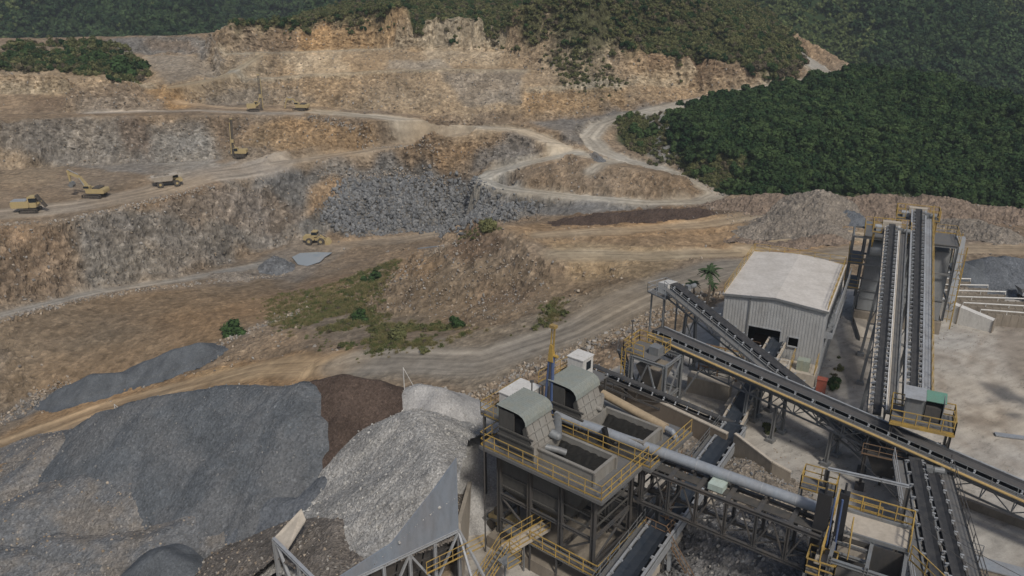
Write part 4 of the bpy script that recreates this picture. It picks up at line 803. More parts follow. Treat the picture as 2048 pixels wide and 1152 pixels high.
m = MB(); m.plate([SP(dx0, dz0, .5), SP(dx1, dz0, .5), SP(dx1, dz0, 5), SP(dx0, dz0, 5)], .1); m.rail([SP(dx0 + .1, dz0 + .05, .9), SP((dx0 + dx1) / 2 - .4, dz0 + .05, .9)], .9, 1); m.part('inner_platform', S_rust, sh)
m = MB()
for a, b, z0, z1 in ((dx0, dx1, dz0, dz1), (wx0, wx1, wz0, wz1)):
    m.beam(SP(a, z1 + .05, -.1), SP(b, z1 + .05, -.1), .12, .1); m.beam(SP(a, z0, -.1), SP(a, z1, -.1), .1, .12, v_); m.beam(SP(b, z0, -.1), SP(b, z1, -.1), .1, .12, v_)
m.beam(SP(wx0, wz0 - .05, -.14), SP(wx1, wz0 - .05, -.14), .2, .1); m.part('opening_frame', S_lst, sh)
# loading platform in front of the shed
p0 = SP(dx1 + 1.9, 0, -1.7); e = thing('loading_platform', 'concrete platform with yellow gates and a pale green box before the shed', 'platform', p0)
m = MB(); m.box(p0, 4.4, 2.6, 2.2, u_); m.part('slab', S_bei, e); m = MB(); m.box(p0 + Zv * 2.2 + u_ * .9 - v_ * .3, 1.2, 1.0, 1.1, u_); m.part('control_box', S_green, e)
m = MB(); 
for s_ in (-.2, 2.1): m.rail([p0 + Zv * 2.2 + u_ * s_ - v_ * 1.2, p0 + Zv * 2.2 + u_ * s_ + v_ * 1.0], 1.5, 1.1)
m.part('gate', S_yel, e); m = MB(); m.rail([p0 + Zv * 2.2 - u_ * 2.1 - v_ * 1.2, p0 + Zv * 2.2 - u_ * .4 - v_ * 1.2]); m.part('handrail', S_white, e)
p1 = p0 + u_ * 2.9 - v_ * .6; m = MB(); m.box(p1, .9, .7, 1.7, u_); m.box(p1 + Zv * 1.7, 1.0, .8, .08, u_); m.thing('red_cabinet', paint('red_paint', (.30, .07, .045), .6, .5, 1.5), 'faded red electrical cabinet against the right corner of the shed', 'cabinet')
# ---------------- screening tower under the twin heads ----------------
T0 = W(1762, 650, 0); tu = dirv(-23); tv = dirv(67)
def TP(a, b, z): return Vector((T0.x, T0.y, 0)) + tu * a + tv * b + Zv * z
tw = thing('screening_tower', 'grey plated screening tower with yellow platforms beneath the heads of the twin conveyors', 'tower', TP(0, 0, 0))
m = MB(); m.hexa([TP(-3.2, -.4, 0), TP(6.2, -.4, 0), TP(6.2, 5.5, 0), TP(-3.2, 5.5, 0)], [TP(-3.2, -.4, 1.5), TP(6.2, -.4, 1.5), TP(6.2, 5.5, 1.5), TP(-3.2, 5.5, 1.5)]); m.part('plinth', S_dconc, tw)
m = MB()
for a0, a1 in ((-3, -.1), (.3, 2.7), (4.1, 5.9)): m.hexa([TP(a0, 0, 1.6), TP(a1, 0, 1.6), TP(a1, 3.4, 1.6), TP(a0, 3.4, 1.6)], [TP(a0 + .25, 1.7, 9.4), TP(a1, 1.7, 9.4), TP(a1, 3.8, 9.4), TP(a0 + .25, 3.8, 9.4)])
for z in (3, 5.2, 7.6): m.beam(TP(-3.05, -.04 + (z - 1.6) * .218, z), TP(2.7, -.04 + (z - 1.6) * .218, z), .12, .14)
m.part('chute_plate', paint('tower_grey', (.20, .21, .215), .55, .3, .6, .15), tw)
m = MB(); m.tube(TP(-2.6, 1.9, 8.9), TP(-.6, 1.9, 8.9), 1.0, 20); m.part('fan_housing', S_lst, tw, True)
m = MB()
for a in (-4.6, -3.3, .1, 3.2, 6.3):
    for b in (.4, 4.6): m.ibeam(TP(a, b, 1.5 if a > -4 else 0), TP(a, b, 10.6), .24, .24, tu)
for z in (4, 7.2, 10.5):
    for b in (.4, 4.6): m.beam(TP(-4.6, b, z), TP(6.3, b, z), .16, .22)
    for a in (-4.6, -3.3, .1, 3.2, 6.3): m.beam(TP(a, .4, z), TP(a, 4.6, z), .14, .18)
for a, b in ((-3.3, .1), (3.2, 6.3)): m.beam(TP(a, 4.6, 1.5), TP(b, 4.6, 7), .1, .1); m.beam(TP(b, 4.6, 1.5), TP(a, 4.6, 7), .1, .1)
for a in (2.9, 3.3): 
    for k in range(5): m.beam(TP(a, .1 + k * .1, 2 + k * 1.4), TP(a + 1, .1 + k * .1, 3.2 + k * 1.4), .1, .1)
m.part('frame', S_gst, tw)
for a0, a1, b0, b1, z in ((-4.8, -3.2, 0, 4.8, 4.1), (-4.8, -3.2, 0, 4.8, 7.3), (-3.5, 6.4, .2, 4.8, 10.7)):
    m = MB(); m.hexa([TP(a0, b0, z), TP(a1, b0, z), TP(a1, b1, z), TP(a0, b1, z)], [TP(a0, b0, z + .08), TP(a1, b0, z + .08), TP(a1, b1, z + .08), TP(a0, b1, z + .08)]); m.part('deck', S_grt, tw)
    m = MB(); P_ = [TP(a0, b0, z + .08), TP(a1, b0, z + .08), TP(a1, b1, z + .08), TP(a0, b1, z + .08)]; m.rail(P_[1:] + [P_[0]] if z > 10 else [P_[3], P_[0], P_[1]], sp=1.2); m.part('handrail', S_yel if z < 10 else S_yel, tw)
for c_, z, w_ in ((W(1784, 455, 13), 12.3, 1.9), (W(1837, 425, 14), 13.2, 2.2)):
    c_ = Vector((c_.x, c_.y, z)) + tv * .5
    m = MB(); m.box(c_, w_ * 2, 2.2, .08, tu); m.part('deck', S_grt, tw)
    q = [c_ + tu * a * w_ + tv * b * 1.1 + Zv * .08 for a, b in ((-1, -1), (-1, 1), (1, 1), (1, -1))]; m = MB(); m.rail([q[0], q[1], q[2], q[3]], 1.15, .9, .06); m.rail([q[0], q[0] + tu * .9]); m.rail([q[3], q[3] - tu * .9]); m.part('handrail', S_yel, tw)
    m = MB(); 
    for a in (-.9, .9):
        for b in (-.9, .9): m.ibeam(Vector((c_.x, c_.y, 10.6)) + tu * a * w_ + tv * b, c_ + tu * a * w_ + tv * b, .16, .16, tu)
    m.part('frame', S_yel, tw)
    m = MB(); m.box(c_ + tv * .55 + Zv * .1, 1.9, .7, 1.0, tu); m.part('head_chute', S_bei, tw); m = MB(); m.box(c_ - tu * 1.2 + Zv * .1, .7, .9, .5, tu); m.tube(c_ - tu * 1.7 + Zv * .5, c_ - tu * 1.0 + Zv * .5, .26, 10); m.part('drive_unit', S_lst, tw)
m = MB()
for k in range(9): m.beam(TP(6.75, .2 + k * .02, 1.5 + k), TP(6.75, .2 + k * .02, 2.5 + k), .05, .05); m.beam(TP(6.45, .2, 1.9 + k), TP(7.05, .2, 1.9 + k), .06, .06)
m.rail([TP(7.1, -.6, 3), TP(7.1, 4.8, 3)], 1.1, 1.2); m.rail([TP(7.1, -.6, 7), TP(7.1, 4.8, 7)], 1.1, 1.2); m.beam(TP(7.1, -.6, 1), TP(7.1, -.6, 11), .12, .12); m.beam(TP(7.1, 4.8, 1), TP(7.1, 4.8, 11), .12, .12)
m.part('ladder', S_yel, tw)
m = MB(); m.hexa([TP(6.4, .2, 3), TP(7.2, .2, 3), TP(7.2, 1.4, 3), TP(6.4, 1.4, 3)], [TP(6.3, 2.6, 11), TP(7.2, 2.6, 11), TP(7.2, 3.6, 11), TP(6.3, 3.6, 11)]); m.part('discharge_duct', S_lst, tw)
# ---------------- platform with cabin at the foot of the twin conveyors ----------------
pc = W(1843, 838, 6.2); e = thing('platform_cabin', 'grey cabin with green roof panel on a yellow railed platform', 'cabin', (pc.x, pc.y, 0)); ku = dirv(-26); kv = dirv(64)
def KP(a, b, z): return pc + ku * a + kv * b + Zv * z
m = MB(); m.box(KP(0, 0, -.1), 4.6, 3.0, .1, ku); m.part('deck', S_grt, e); m = MB(); m.rail([KP(-2.3, -1.5, 0), KP(2.3, -1.5, 0), KP(2.3, 1.5, 0), KP(1.2, 1.5, 0)], 1.1, 1.0, .06); m.rail([KP(-2.3, -1.5, 0), KP(-2.3, 1.5, 0), KP(-1.2, 1.5, 0)], 1.1, 1.0, .06)
m.beam(KP(-2.3, -1.52, -.1), KP(2.3, -1.52, -.1), .1, .25); m.beam(KP(2.32, -1.5, -.1), KP(2.32, 1.5, -.1), .1, .25); m.part('handrail', S_yel, e)
m = MB()
for a, b in ((-1.35, 0), (0, 1.35)):
    m.plate([KP(a, -.35, 0), KP(a, -.35, 1.9), KP(a, .95, 2.1), KP(a, .95, 0)], .06); m.plate([KP(b, -.35, 0), KP(b, -.35, 1.9), KP(b, .95, 2.1), KP(b, .95, 0)], .06)
m.plate([KP(-1.35, .95, 0), KP(1.35, .95, 0), KP(1.35, .95, 2.1), KP(-1.35, .95, 2.1)], .06); m.plate([KP(-1.3, -.3, 0), KP(0, -.3, 0), KP(0, -.3, 1.85), KP(-1.3, -.3, 1.85)], .05); m.part('wall', S_gst, e)
m = MB(); m.plate([KP(-1.5, -.6, 1.92), KP(0, -.6, 1.92), KP(0, 1.1, 2.2), KP(-1.5, 1.1, 2.2)], .06); m.part('roof', S_lst, e); m = MB(); m.plate([KP(.03, -.2, 1.8), KP(1.5, -.2, 1.8), KP(1.5, 1.1, 2.12), KP(.03, 1.1, 2.12)], .06); m.part('roof', paint('green_roof', (.12, .26, .20), .6, .3, 2), e, label='green roof panel')
m = MB(); m.box(KP(.65, .2, .1), 1.1, .9, 1.2, ku); m.part('motor_block', S_dst, e)
m = MB()
for a in (-2.1, 2.1):
    for b in (-1.3, 1.3): q = KP(a, b, -.1); m.ibeam(q, Vector((q.x, q.y, 0)), .2, .2, ku)
    m.beam(KP(a, -1.3, -.4), KP(a, 1.3, -3.5), .1, .1)
m.beam(KP(-2.1, -1.3, -.4), KP(2.1, -1.3, -3.5), .1, .1); m.part('frame', S_dst, e)
# junction hopper under the long conveyor
jc = W(1775, 905, 3.2); e = thing('transfer_hopper', 'dark transfer hopper on legs where the inclined conveyor ends under the long one', 'hopper', (jc.x, jc.y, 0))
def JP(a, b, z): return Vector((jc.x, jc.y, 0)) + ku * a + kv * b + Zv * z
m = MB(); m.hexa([JP(-.7, -.6, 1.2), JP(.7, -.6, 1.2), JP(.7, .8, 1.2), JP(-.7, .8, 1.2)], [JP(-1.5, -1.2, 3.3), JP(1.4, -1.2, 3.3), JP(1.4, 1.3, 3.3), JP(-1.5, 1.3, 3.3)]); m.part('bin', S_dst, e)
m = MB(); m.rail([JP(-1.9, -1.5, 3.4), JP(1.8, -1.5, 3.4), JP(1.8, .4, 3.4)]); m.part('handrail', S_rust, e)
m = MB()
for a in (-1.6, 1.6, 3.6):
    for b in (-1.3, 1.3): m.ibeam(JP(a, b, 0), JP(a, b, 4.4), .22, .22, ku); m.box(JP(a, b, -.05), .7, .7, .5, ku)
for b in (-1.3, 1.3): m.beam(JP(-1.6, b, 3.4), JP(3.6, b, 3.4), .15, .25); m.beam(JP(1.6, b, .3), JP(3.6, b, 3.2), .1, .1); m.beam(JP(3.6, b, .3), JP(1.6, b, 3.2), .1, .1)
m.beam(JP(1.6, -1.3, 4.4), JP(4.2, -1.3, 4.4), .2, .2); m.beam(JP(-1.6, -1.3, 3.4), JP(-1.6, 1.3, 3.4), .15, .25); m.part('frame', S_dst, e)
m = MB(); m.box(JP(2.6, 0, 2.2), 1.9, 1.6, 2.0, ku); m.part('drive_housing', S_gst, e)
# head tower of the long conveyor
hc = W(1322, 838, 0); hu = dirv(-39); hv = dirv(51); e = thing('transfer_tower', 'open steel transfer tower with small hopper and yellow railed head deck', 'tower', hc)
def HP(a, b, z): return hc + hu * a + hv * b + Zv * z
m = MB()
for a in (-3.6, 0):
    for b in (0, 3.2): m.ibeam(HP(a, b, 0), HP(a, b, 5.6), .34, .34, hu, .06)
for z in (1.9, 5.5):
    for b in (0, 3.2): m.ibeam(HP(-3.6, b, z), HP(0, b, z), .2, .3)
    for a in (-3.6, 0): m.ibeam(HP(a, 0, z), HP(a, 3.2, z), .2, .3)
m.beam(HP(-3.6, 0, .2), HP(-1.8, 0, 5.3), .14, .14); m.beam(HP(0, 0, .2), HP(-1.8, 0, 5.3), .14, .14); m.beam(HP(0, 0, .4), HP(0, 3.2, 5.2), .14, .14); m.beam(HP(0, 3.2, .4), HP(1.9, 3.2, 4.4), .16, .16); m.beam(HP(-3.6, 0, .4), HP(-3.6, 3.2, 5.2), .14, .14); m.part('frame', S_gst, e)
m = MB(); m.hexa([HP(-2.3, 1.2, 1.6), HP(-1.4, 1.2, 1.6), HP(-1.4, 2, 1.6), HP(-2.3, 2, 1.6)], [HP(-3.3, .3, 4.6), HP(-.5, .3, 4.6), HP(-.5, 2.9, 4.6), HP(-3.3, 2.9, 4.6)]); m.part('hopper', S_dconc, e)
m = MB(); m.box(HP(-2.9, 1.6, 5.66), 3.4, 3.0, .08, hu); m.part('deck', S_grt, e)
q = [HP(a, b, 5.75) for a, b in ((-4.6, .1), (-4.6, 3.1), (-1.2, 3.1), (-1.3, .1), (-2.4, .1))]; m = MB(); m.rail([q[4], q[0], q[1], q[2]], 1.15, .9, .06); m.rail([q[2], HP(-1.2, 2.1, 5.75)]); m.part('handrail', S_yel, e)
m = MB()
for k in range(14): m.beam(HP(-4.4, -.5, .4 + k * .38), HP(-4.0, -.5, .4 + k * .38), .04, .04)
for a in (-4.4, -4.0): m.beam(HP(a, -.5, 0), HP(a, -.5, 6.4), .07, .07)
m.part('ladder', S_yel, e)
m = MB(); 
for k in range(12): c_ = HP(-5.0, .4 + k * .24, 5.5 - k * .42); m.box(c_, .8, .26, .04, hu)
m.beam(HP(-5.4, .4, 5.5), HP(-5.4, 3.2, .5), .06, .2); m.beam(HP(-4.6, .4, 5.5), HP(-4.6, 3.2, .5), .06, .2); m.rail([HP(-5.4, .4, 5.5), HP(-5.4, 3.2, .5)]); m.part('stair', S_gst, e)
m = MB(); m.box(HP(-1.9, 1.6, 5.75), 1.0, 1.0, .8, hu); m.part('head_chute', S_gst, e)
hd = W(1338, 572, 8.9); e = thing('head_platform', 'grey railed head platform with a white chute cover left of the shed', 'platform', (hd.x, hd.y, 0)); au = dirv(-55.5); av = dirv(34.5)
def AP(a, b, z): return hd + au * a + av * b + Zv * z
m = MB(); m.box(AP(-.3, -.2, -.9), 2.6, 2.6, .08, au); m.part('deck', S_grt, e); m = MB(); m.rail([AP(1, -1.5, -.85), AP(-1.6, -1.5, -.85), AP(-1.6, 1.1, -.85), AP(.2, 1.1, -.85)]); m.part('handrail', S_lst, e)
m = MB(); m.hexa([AP(-.9, -.7, -.8), AP(.5, -.7, -.8), AP(.5, .7, -.8), AP(-.9, .7, -.8)], [AP(-.9, -.7, .3), AP(.5, -.7, .5), AP(.5, .7, .5), AP(-.9, .7, .3)]); m.part('chute_cover', S_white, e)
m = MB()
for a in (-1.2, .6):
    for b in (-1.2, .8): q = AP(a, b, -.9); m.beam(q, Vector((q.x, q.y, -1)), .14, .14, au)
m.part('leg', S_gst, e)
def wall(name, label, P, h, t, mat, group=None, cat='wall', post=None, cap=None, base=None):
    P = [Vector(p) for p in P]; e = thing(name, label, cat, ((P[0].x + P[-1].x) / 2, (P[0].y + P[-1].y) / 2, 0), group); m = MB()
    for a, b in zip(P, P[1:]):
        d_ = (b - a).normalized(); n_ = Zv.cross(d_) * t / 2; z0 = -1.0 if base is None else base
        m.hexa([Vector((p.x, p.y, z0)) + s_ for p, s_ in ((a, -n_), (b, -n_), (b, n_), (a, n_))], [Vector((p.x, p.y, p.z)) + s_ for p, s_ in ((a, -n_), (b, -n_), (b, n_), (a, n_))])
    m.part('panel', mat, e)
    if post:
        for a, b in zip(P, P[1:]):
            n = max(1, round((b - a).length / post)); m = MB()
            for i in range(n + 1): q = a.lerp(b, i / n); m.beam(Vector((q.x, q.y, z0)), q + Zv * .06, t * 1.25, .1, (b - a).normalized())
        m.part('joint', S_dconc, e)
    if cap: m = MB(); [m.beam(a + Zv * .06, b + Zv * .06, t * 1.2, .12) for a, b in zip(P, P[1:])]; m.part('coping', cap, e)
    return e
# ---------------- twin surge bins ----------------
bo = Vector((5.4, 43.0, 0)); bu = dirv(141); bv = dirv(51)
def BP(a, b, z): return bo + bu * a + bv * b + Zv * z
bn = thing('surge_bin', 'front surge bin of the twin pair with railed deck and curved green louvred hood', 'bin', bo, 'twin surge bins')
def hex2(m, a0, a1, b0, b1, z0, z1, A=None):
    A = A or (a0, a1, b0, b1); m.hexa([BP(a0, b0, z0), BP(a1, b0, z0), BP(a1, b1, z0), BP(a0, b1, z0)], [BP(A[0], A[2], z1), BP(A[1], A[2], z1), BP(A[1], A[3], z1), BP(A[0], A[3], z1)])
m = MB()
for a0, a1 in ((2.75, 5.25), (5.45, 7.95)): hex2(m, a0, a1, .15, 4.5, 4.9, 8.3); hex2(m, a0 + .7, a1 - .6, 1.6, 3, 3.0, 4.9, (a0, a1, .15, 4.5))
hex2(m, 2.3, 2.6, .5, 4.2, 4.6, 8.3, (.5, 2.6, .15, 4.5))
for z in (5.2, 6.2, 7.3): m.beam(BP(.1, .1, z), BP(8, .1, z), .08, .12); m.beam(BP(.1, .1, z), BP(.1, 4.5, z), .08, .12)
m.part('bin_body', S_bin, bn)
m = MB()
for a in (0, 2.65, 5.35, 8.1):
    for b in (0, 4.7): m.ibeam(BP(a, b, 1.0), BP(a, b, 8.4), .3, .3, bu, .05)
for b in (0, 4.7):
    m.ibeam(BP(0, b, 4.45), BP(8.1, b, 4.45), .18, .24); m.ibeam(BP(0, b, 2.3), BP(8.1, b, 2.3), .16, .24)
for a in (0, 2.65, 5.35, 8.1): m.ibeam(BP(a, 0, 4.45), BP(a, 4.7, 4.45), .18, .24); m.ibeam(BP(a, 0, 2.3), BP(a, 4.7, 2.3), .16, .24)
m.beam(BP(0, 0, 2.4), BP(0, 4.7, 4.3), .12, .12); m.beam(BP(0, 4.7, 2.4), BP(0, 2.3, 4.4), .12, .12); m.beam(BP(.1, 0, 4.3), BP(2.6, 0, 2.4), .12, .12); m.beam(BP(5.4, 0, 2.4), BP(8, 0, 4.3), .12, .12); m.beam(BP(0, .2, 7), BP(-1, .2, 8.3), .1, .1); m.beam(BP(0, 4.5, 7), BP(-1, 4.5, 8.3), .1, .1)
m.part('frame', S_dst, bn)
m = MB(); hex2(m, -1.0, 9.3, -.8, .1, 8.42, 8.5); hex2(m, -1.0, .3, .1, 5.2, 8.42, 8.5); hex2(m, .3, 9.3, 2.7, 5.2, 8.42, 8.5); hex2(m, 8.0, 9.3, .1, 2.7, 8.42, 8.5)
m.beam(BP(-1.02, -.82, 8.35), BP(9.3, -.82, 8.35), .08, .25); m.beam(BP(-1.02, -.82, 8.35), BP(-1.02, 5.2, 8.35), .08, .25); m.part('deck', S_grt, bn)
m = MB(); m.rail([BP(-.95, 5.1, 8.5), BP(-.95, -.75, 8.5), BP(9.2, -.75, 8.5), BP(9.2, 3, 8.5)], 1.1, 1.25, .04); m.part('handrail', S_yel, bn)
m = MB(); hex2(m, .3, 4.9, .25, .37, 8.3, 9.5); hex2(m, .3, 4.9, 2.65, 2.77, 8.3, 9.5); hex2(m, .3, .42, .37, 2.65, 8.3, 9.5); hex2(m, 4.78, 4.9, .37, 2.65, 8.3, 9.5)
for b in (.27, 2.75): m.beam(BP(.2, b, 9.52), BP(4.9, b, 9.52), .22, .10)
m.beam(BP(.3, .2, 9.525), BP(.3, 2.8, 9.525), .22, .10); m.beam(BP(.22, .22, 8.5), BP(.22, .22, 9.46), .14, .14); m.beam(BP(.22, 2.8, 8.5), BP(.22, 2.8, 9.46), .16, .16)
m.part('rim', S_lou, bn)
m = MB(); hex2(m, .45, 4.75, .4, 2.62, 8.31, 8.36); m.part('opening', S_blk, bn)  # black sheet painted as the deep shade inside the rim
m = MB(); gz0 = []
N_ = 18
for i in range(N_ + 1):
    for j in range(8): a = .6 + 4.0 * i / N_; b = 2.62 - .13 * j; m.v.append(BP(a, b, 9.2 - j * .13 - .14 * random.random()))
for i in range(N_):
    for j in range(7): k = i * 8 + j; m.f.append((k, k + 1, k + 9, k + 8))
m.part('feed_material', paint('shaded_fines', (.014, .014, .013), .95, .3, 3, 0, (.04, .035, .03)), bn)  # feed coloured near black, the bin's inner shade is in the paint
hd_ = [(4.9, 8.5), (4.9, 9.75), (5.15, 9.75), (5.6, 11.1), (5.75, 11.5), (7.9, 11.5), (7.9, 8.5)]
m = MB(); m.plate([BP(a, 2.58, z) for a, z in hd_], .08); m.hexa([BP(7.9, -.2, 8.5), BP(7.98, -.2, 8.5), BP(7.98, 2.6, 8.5), BP(7.9, 2.6, 8.5)], [BP(7.9, -.2, 11.5), BP(7.98, -.2, 11.5), BP(7.98, 2.6, 11.5), BP(7.9, 2.6, 11.5)])
m.plate([BP(a, -.2, z) for a, z in ((4.9, 8.5), (4.9, 9.75), (5.15, 9.75), (5.35, 10.3), (7.9, 10.3), (7.9, 8.5))], .08); m.plate([BP(6.6, -.2, 10.35), BP(7.9, -.2, 10.35), BP(7.9, -.2, 11.75), BP(6.6, -.2, 11.75)], .08); m.plate([BP(5.36, -.2, 10.35), BP(5.75, -.2, 10.35), BP(5.85, -.2, 10.8), BP(5.62, -.2, 11.2)], .08)
for z in (9.1, 9.75, 10.32): m.beam(BP(4.9, -.28, z), BP(8.0, -.28, z), .1, .12)
m.part('hood_side', S_bin, bn)
m = MB(); m.plate([BP(5.4, .0, 9.9), BP(6.9, .0, 9.9), BP(6.9, .0, 11.4), BP(5.7, .0, 11.4)], .03); m.part('hood_shade_plate', S_blk, bn)  # black plate behind the gap, painted as shade inside the hood
m = MB()
for (a0, z0), (a1, z1) in (((4.88, 8.5), (4.88, 9.1)), ((4.85, 9.15), (5.12, 9.8)), ((5.1, 9.85), (5.38, 10.5)), ((5.36, 10.55), (5.6, 11.15))):
    for j in range(4): b0 = -.2 + j * .7; m.plate([BP(a0, b0 + .02, z0), BP(a0, b0 + .66, z0), BP(a1, b0 + .66, z1), BP(a1, b0 + .02, z1)], .05)
    m.beam(BP(a1 - .03, -.25, z1 + .03), BP(a1 - .03, 2.65, z1 + .03), .12, .08)
m.part('louvre', S_lou, bn)
m = MB(); K = 30; pr = [(5.5, 11.25), (5.56, 11.55), (5.75, 11.8), (6.05, 11.95), (6.5, 12.0), (8.05, 12.05)]
for i in range(K + 1):
    b = -.35 + 3.1 * i / K; o_ = .07 * (i % 2)
    for a, z in pr: m.v.append(BP(a - (o_ if z < 11.9 else 0), b, z + (o_ if z > 11.7 else 0)))
for i in range(K):
    for j in range(5): k = i * 6 + j; m.f.append((k, k + 1, k + 7, k + 6))
m.beam(BP(8.0, -.3, 11.6), BP(8.0, 2.7, 11.6), .06, .8); m.part('hood_roof', paint('hood_sheet', (.20, .225, .215), .7, .45, 1.2, 0, (.26, .24, .18)), bn)
b2 = dup(bn, bv * 5.05 - bu * .65, 'rear surge bin of the twin pair, behind the grey pipe')
# lower front deck, plinth, kerb
m = MB(); hex2(m, -.9, 8.6, -.9, 10.2, -.2, 1.0); m.thing('bin_plinth', S_dconc, 'stained concrete plinth carrying the twin surge bins', 'plinth')
e = thing('service_deck', 'low steel deck with bright yellow rails around the foot of the front surge bin', 'deck', BP(0, -1, 0))
m = MB(); hex2(m, -1.1, 7.0, -1.0, -.25, 2.35, 2.43); hex2(m, -1.1, -.25, -.25, 5.4, 2.35, 2.43); m.part('deck', S_grt, e); m = MB(); m.rail([BP(-1.05, 5.4, 2.43), BP(-1.05, -.95, 2.43), BP(4.6, -.95, 2.43)], 1.05, 1.2, .05); m.part('handrail', S_yel, e)
m = MB()
for a, b in ((-1, -.9), (2.3, -.9), (4.6, -.9), (-1, 2.2), (-1, 5.2)): m.beam(BP(a, b, 0), BP(a, b, 2.4), .12, .12, bu)
m.part('leg', S_dst, e)
e = thing('gangway', 'yellow railed gangway and stair leading from the low deck toward the big hopper', 'gangway', W(1050, 1075, 0))
ga = W(1092, 1050, 2.9); gb = W(1010, 1098, 2.9); gd = (gb - ga).normalized(); gn = gd.cross(Zv)
m = MB(); m.beam(ga, gb, .9, .08); m.beam(ga + gn * .45 - Zv * .1, gb + gn * .45 - Zv * .1, .06, .25); m.beam(ga - gn * .45 - Zv * .1, gb - gn * .45 - Zv * .1, .06, .25); m.part('walkway', S_bei, e)
m = MB(); m.rail([ga + gn * .45, gb + gn * .45], 1.05, 1.1); m.rail([ga - gn * .45, gb - gn * .45], 1.05, 1.1); gc = gb + gd * 2.9 - Zv * 2.7; m.rail([gb + gn * .45, gc + gn * .45], 1.05, 1.1); m.rail([gb - gn * .45, gc - gn * .45], 1.05, 1.1); m.rail([gb - gn * .5, gb - gn * 1.7, gb - gn * 1.7 + gd * 1.2], 1.05, 1.1); m.part('handrail', S_yel, e)
m = MB()
for k in range(12): c_ = gb.lerp(gc, (k + .5) / 12); m.box(c_, .24, .85, .04, gd)
m.box(gb - gn * 1.1 + gd * .5 - Zv * .04, 1.2, 1.2, .06, gd); m.part('stair', S_gst, e)
m = MB()
for p_ in (ga.lerp(gb, .1), ga.lerp(gb, .55), gb): m.beam(p_, Vector((p_.x, p_.y, 0)), .1, .1, gd)
m.part('leg', S_gst, e)
e = thing('stair_tower', 'rusty yellow railed stair landing right of the front surge bin foot', 'stair', BP(-2.5, 6, 0)); m = MB()
q = [BP(-1.4, 4.6, 3.2), BP(-3.0, 4.6, 3.2), BP(-3.0, 6.0, 3.2), BP(-1.4, 6.0, 3.2)]; m.rail(q, 1.05, .9); m.rail([BP(-1.4, 6.2, 3.2), BP(-1.4, 9.4, 6.2)], 1.05, 1); m.rail([BP(-2.2, 6.2, 3.2), BP(-2.2, 9.4, 6.2)], 1.05, 1); m.rail([BP(-3, 4.6, 3.2), BP(-5.4, 4.6, .2)], 1.05, 1); m.part('handrail', S_rust, e)
m = MB(); m.hexa([v - Zv * .08 for v in q], q)
for k in range(12): m.box(BP(-1.8, 6.3 + k * .26, 3.2 + k * .25), .8, .24, .04, bu); m.box(BP(-3.1 - k * .2, 4.9, 3.0 - k * .25), .24, .8, .04, bu)
m.part('stair', S_grt, e); m = MB()
for p_ in q: m.beam(p_, Vector((p_.x, p_.y, 0)), .12, .12, bu)
m.beam(BP(-1.6, 9.2, 6), BP(-1.6, 9.2, 0), .14, .14, bu); m.part('leg', S_dst, e)
# cabins on the bin decks
def cabin(loc, ax, lx, ly, h, z, label, pl=True, rail=True):
    ax = ax.normalized(); ay = Zv.cross(ax); e = thing('control_cabin', label, 'cabin', (loc.x, loc.y, 0), 'white cabins by the surge bins'); c = Vector((loc.x, loc.y, z))
    m = MB(); m.box(c, lx, ly, h, ax)
    k = -lx / 2 + .15
    while k < lx / 2: m.beam(c + ax * k - ay * (ly / 2 + .01) + Zv * .05, c + ax * k - ay * (ly / 2 + .01) + Zv * (h - .05), .03, .03, ax); k += .25
    m.part('wall', S_white, e); m = MB(); m.box(c + Zv * h, lx + .12, ly + .12, .08, ax); m.box(c + Zv * (h + .08), .5, ly, .03, ax); m.part('roof', S_white, e)
    m = MB(); m.box(c - ay * (ly / 2 + .005) + ax * lx * .05 + Zv * h * .5, lx * .42, .05, h * .36, ax); m.box(c + ax * (lx / 2 + .005) + Zv * h * .45, .05, ly * .4, h * .36, ax); m.part('window', S_glass, e)
    m = MB(); m.box(c - Zv * .1, lx + 2.2, ly + 1.8, .1, ax); m.part('deck', S_grt, e)
    if rail: q = [c + ax * a * (lx / 2 + 1.1) + ay * b * (ly / 2 + .9) for a, b in ((1, 1), (-1, 1), (-1, -1), (-.2, -1))]; m = MB(); m.rail(q, 1.1, 1.1); m.part('handrail', S_yel, e)
    m = MB()
    for a in (-1, 1):
        for b in (-1, 1): q = c + ax * a * (lx / 2 + .9) + ay * b * (ly / 2 + .7); m.beam(q, Vector((q.x, q.y, gz(q.x, q.y))), .16, .16, ax)
    m.part('leg', S_dst, e)
cabin(W(1040, 800, 9.6), bv, 2.6, 1.9, 1.7, 8.8, 'low white cabin with a yellow railed deck behind the front hood')
cabin(W(1160, 742, 9.2), bv, 1.5, 1.5, 2.0, 8.6, 'small square white cabin behind the rear hood', rail=False)
m = MB(); q = [W(1085, 770, 8.6), W(1150, 735, 8.6)]; m.beam(q[0], q[1], .9, .06); e = thing('deck_walkway', 'yellow railed walkway joining the two white cabins', 'walkway', (q[0].x, q[0].y, 0)); m.part('deck', S_grt, e); n_ = (q[1] - q[0]).cross(Zv).normalized() * .45; m = MB(); m.rail([q[0] + n_, q[1] + n_]); m.rail([q[0] - n_, q[1] - n_]); m.part('handrail', S_yel, e); m = MB(); 
for a in q: m.beam(a, Vector((a.x, a.y, 0)), .14, .14, bu)
m.part('leg', S_dst, e)
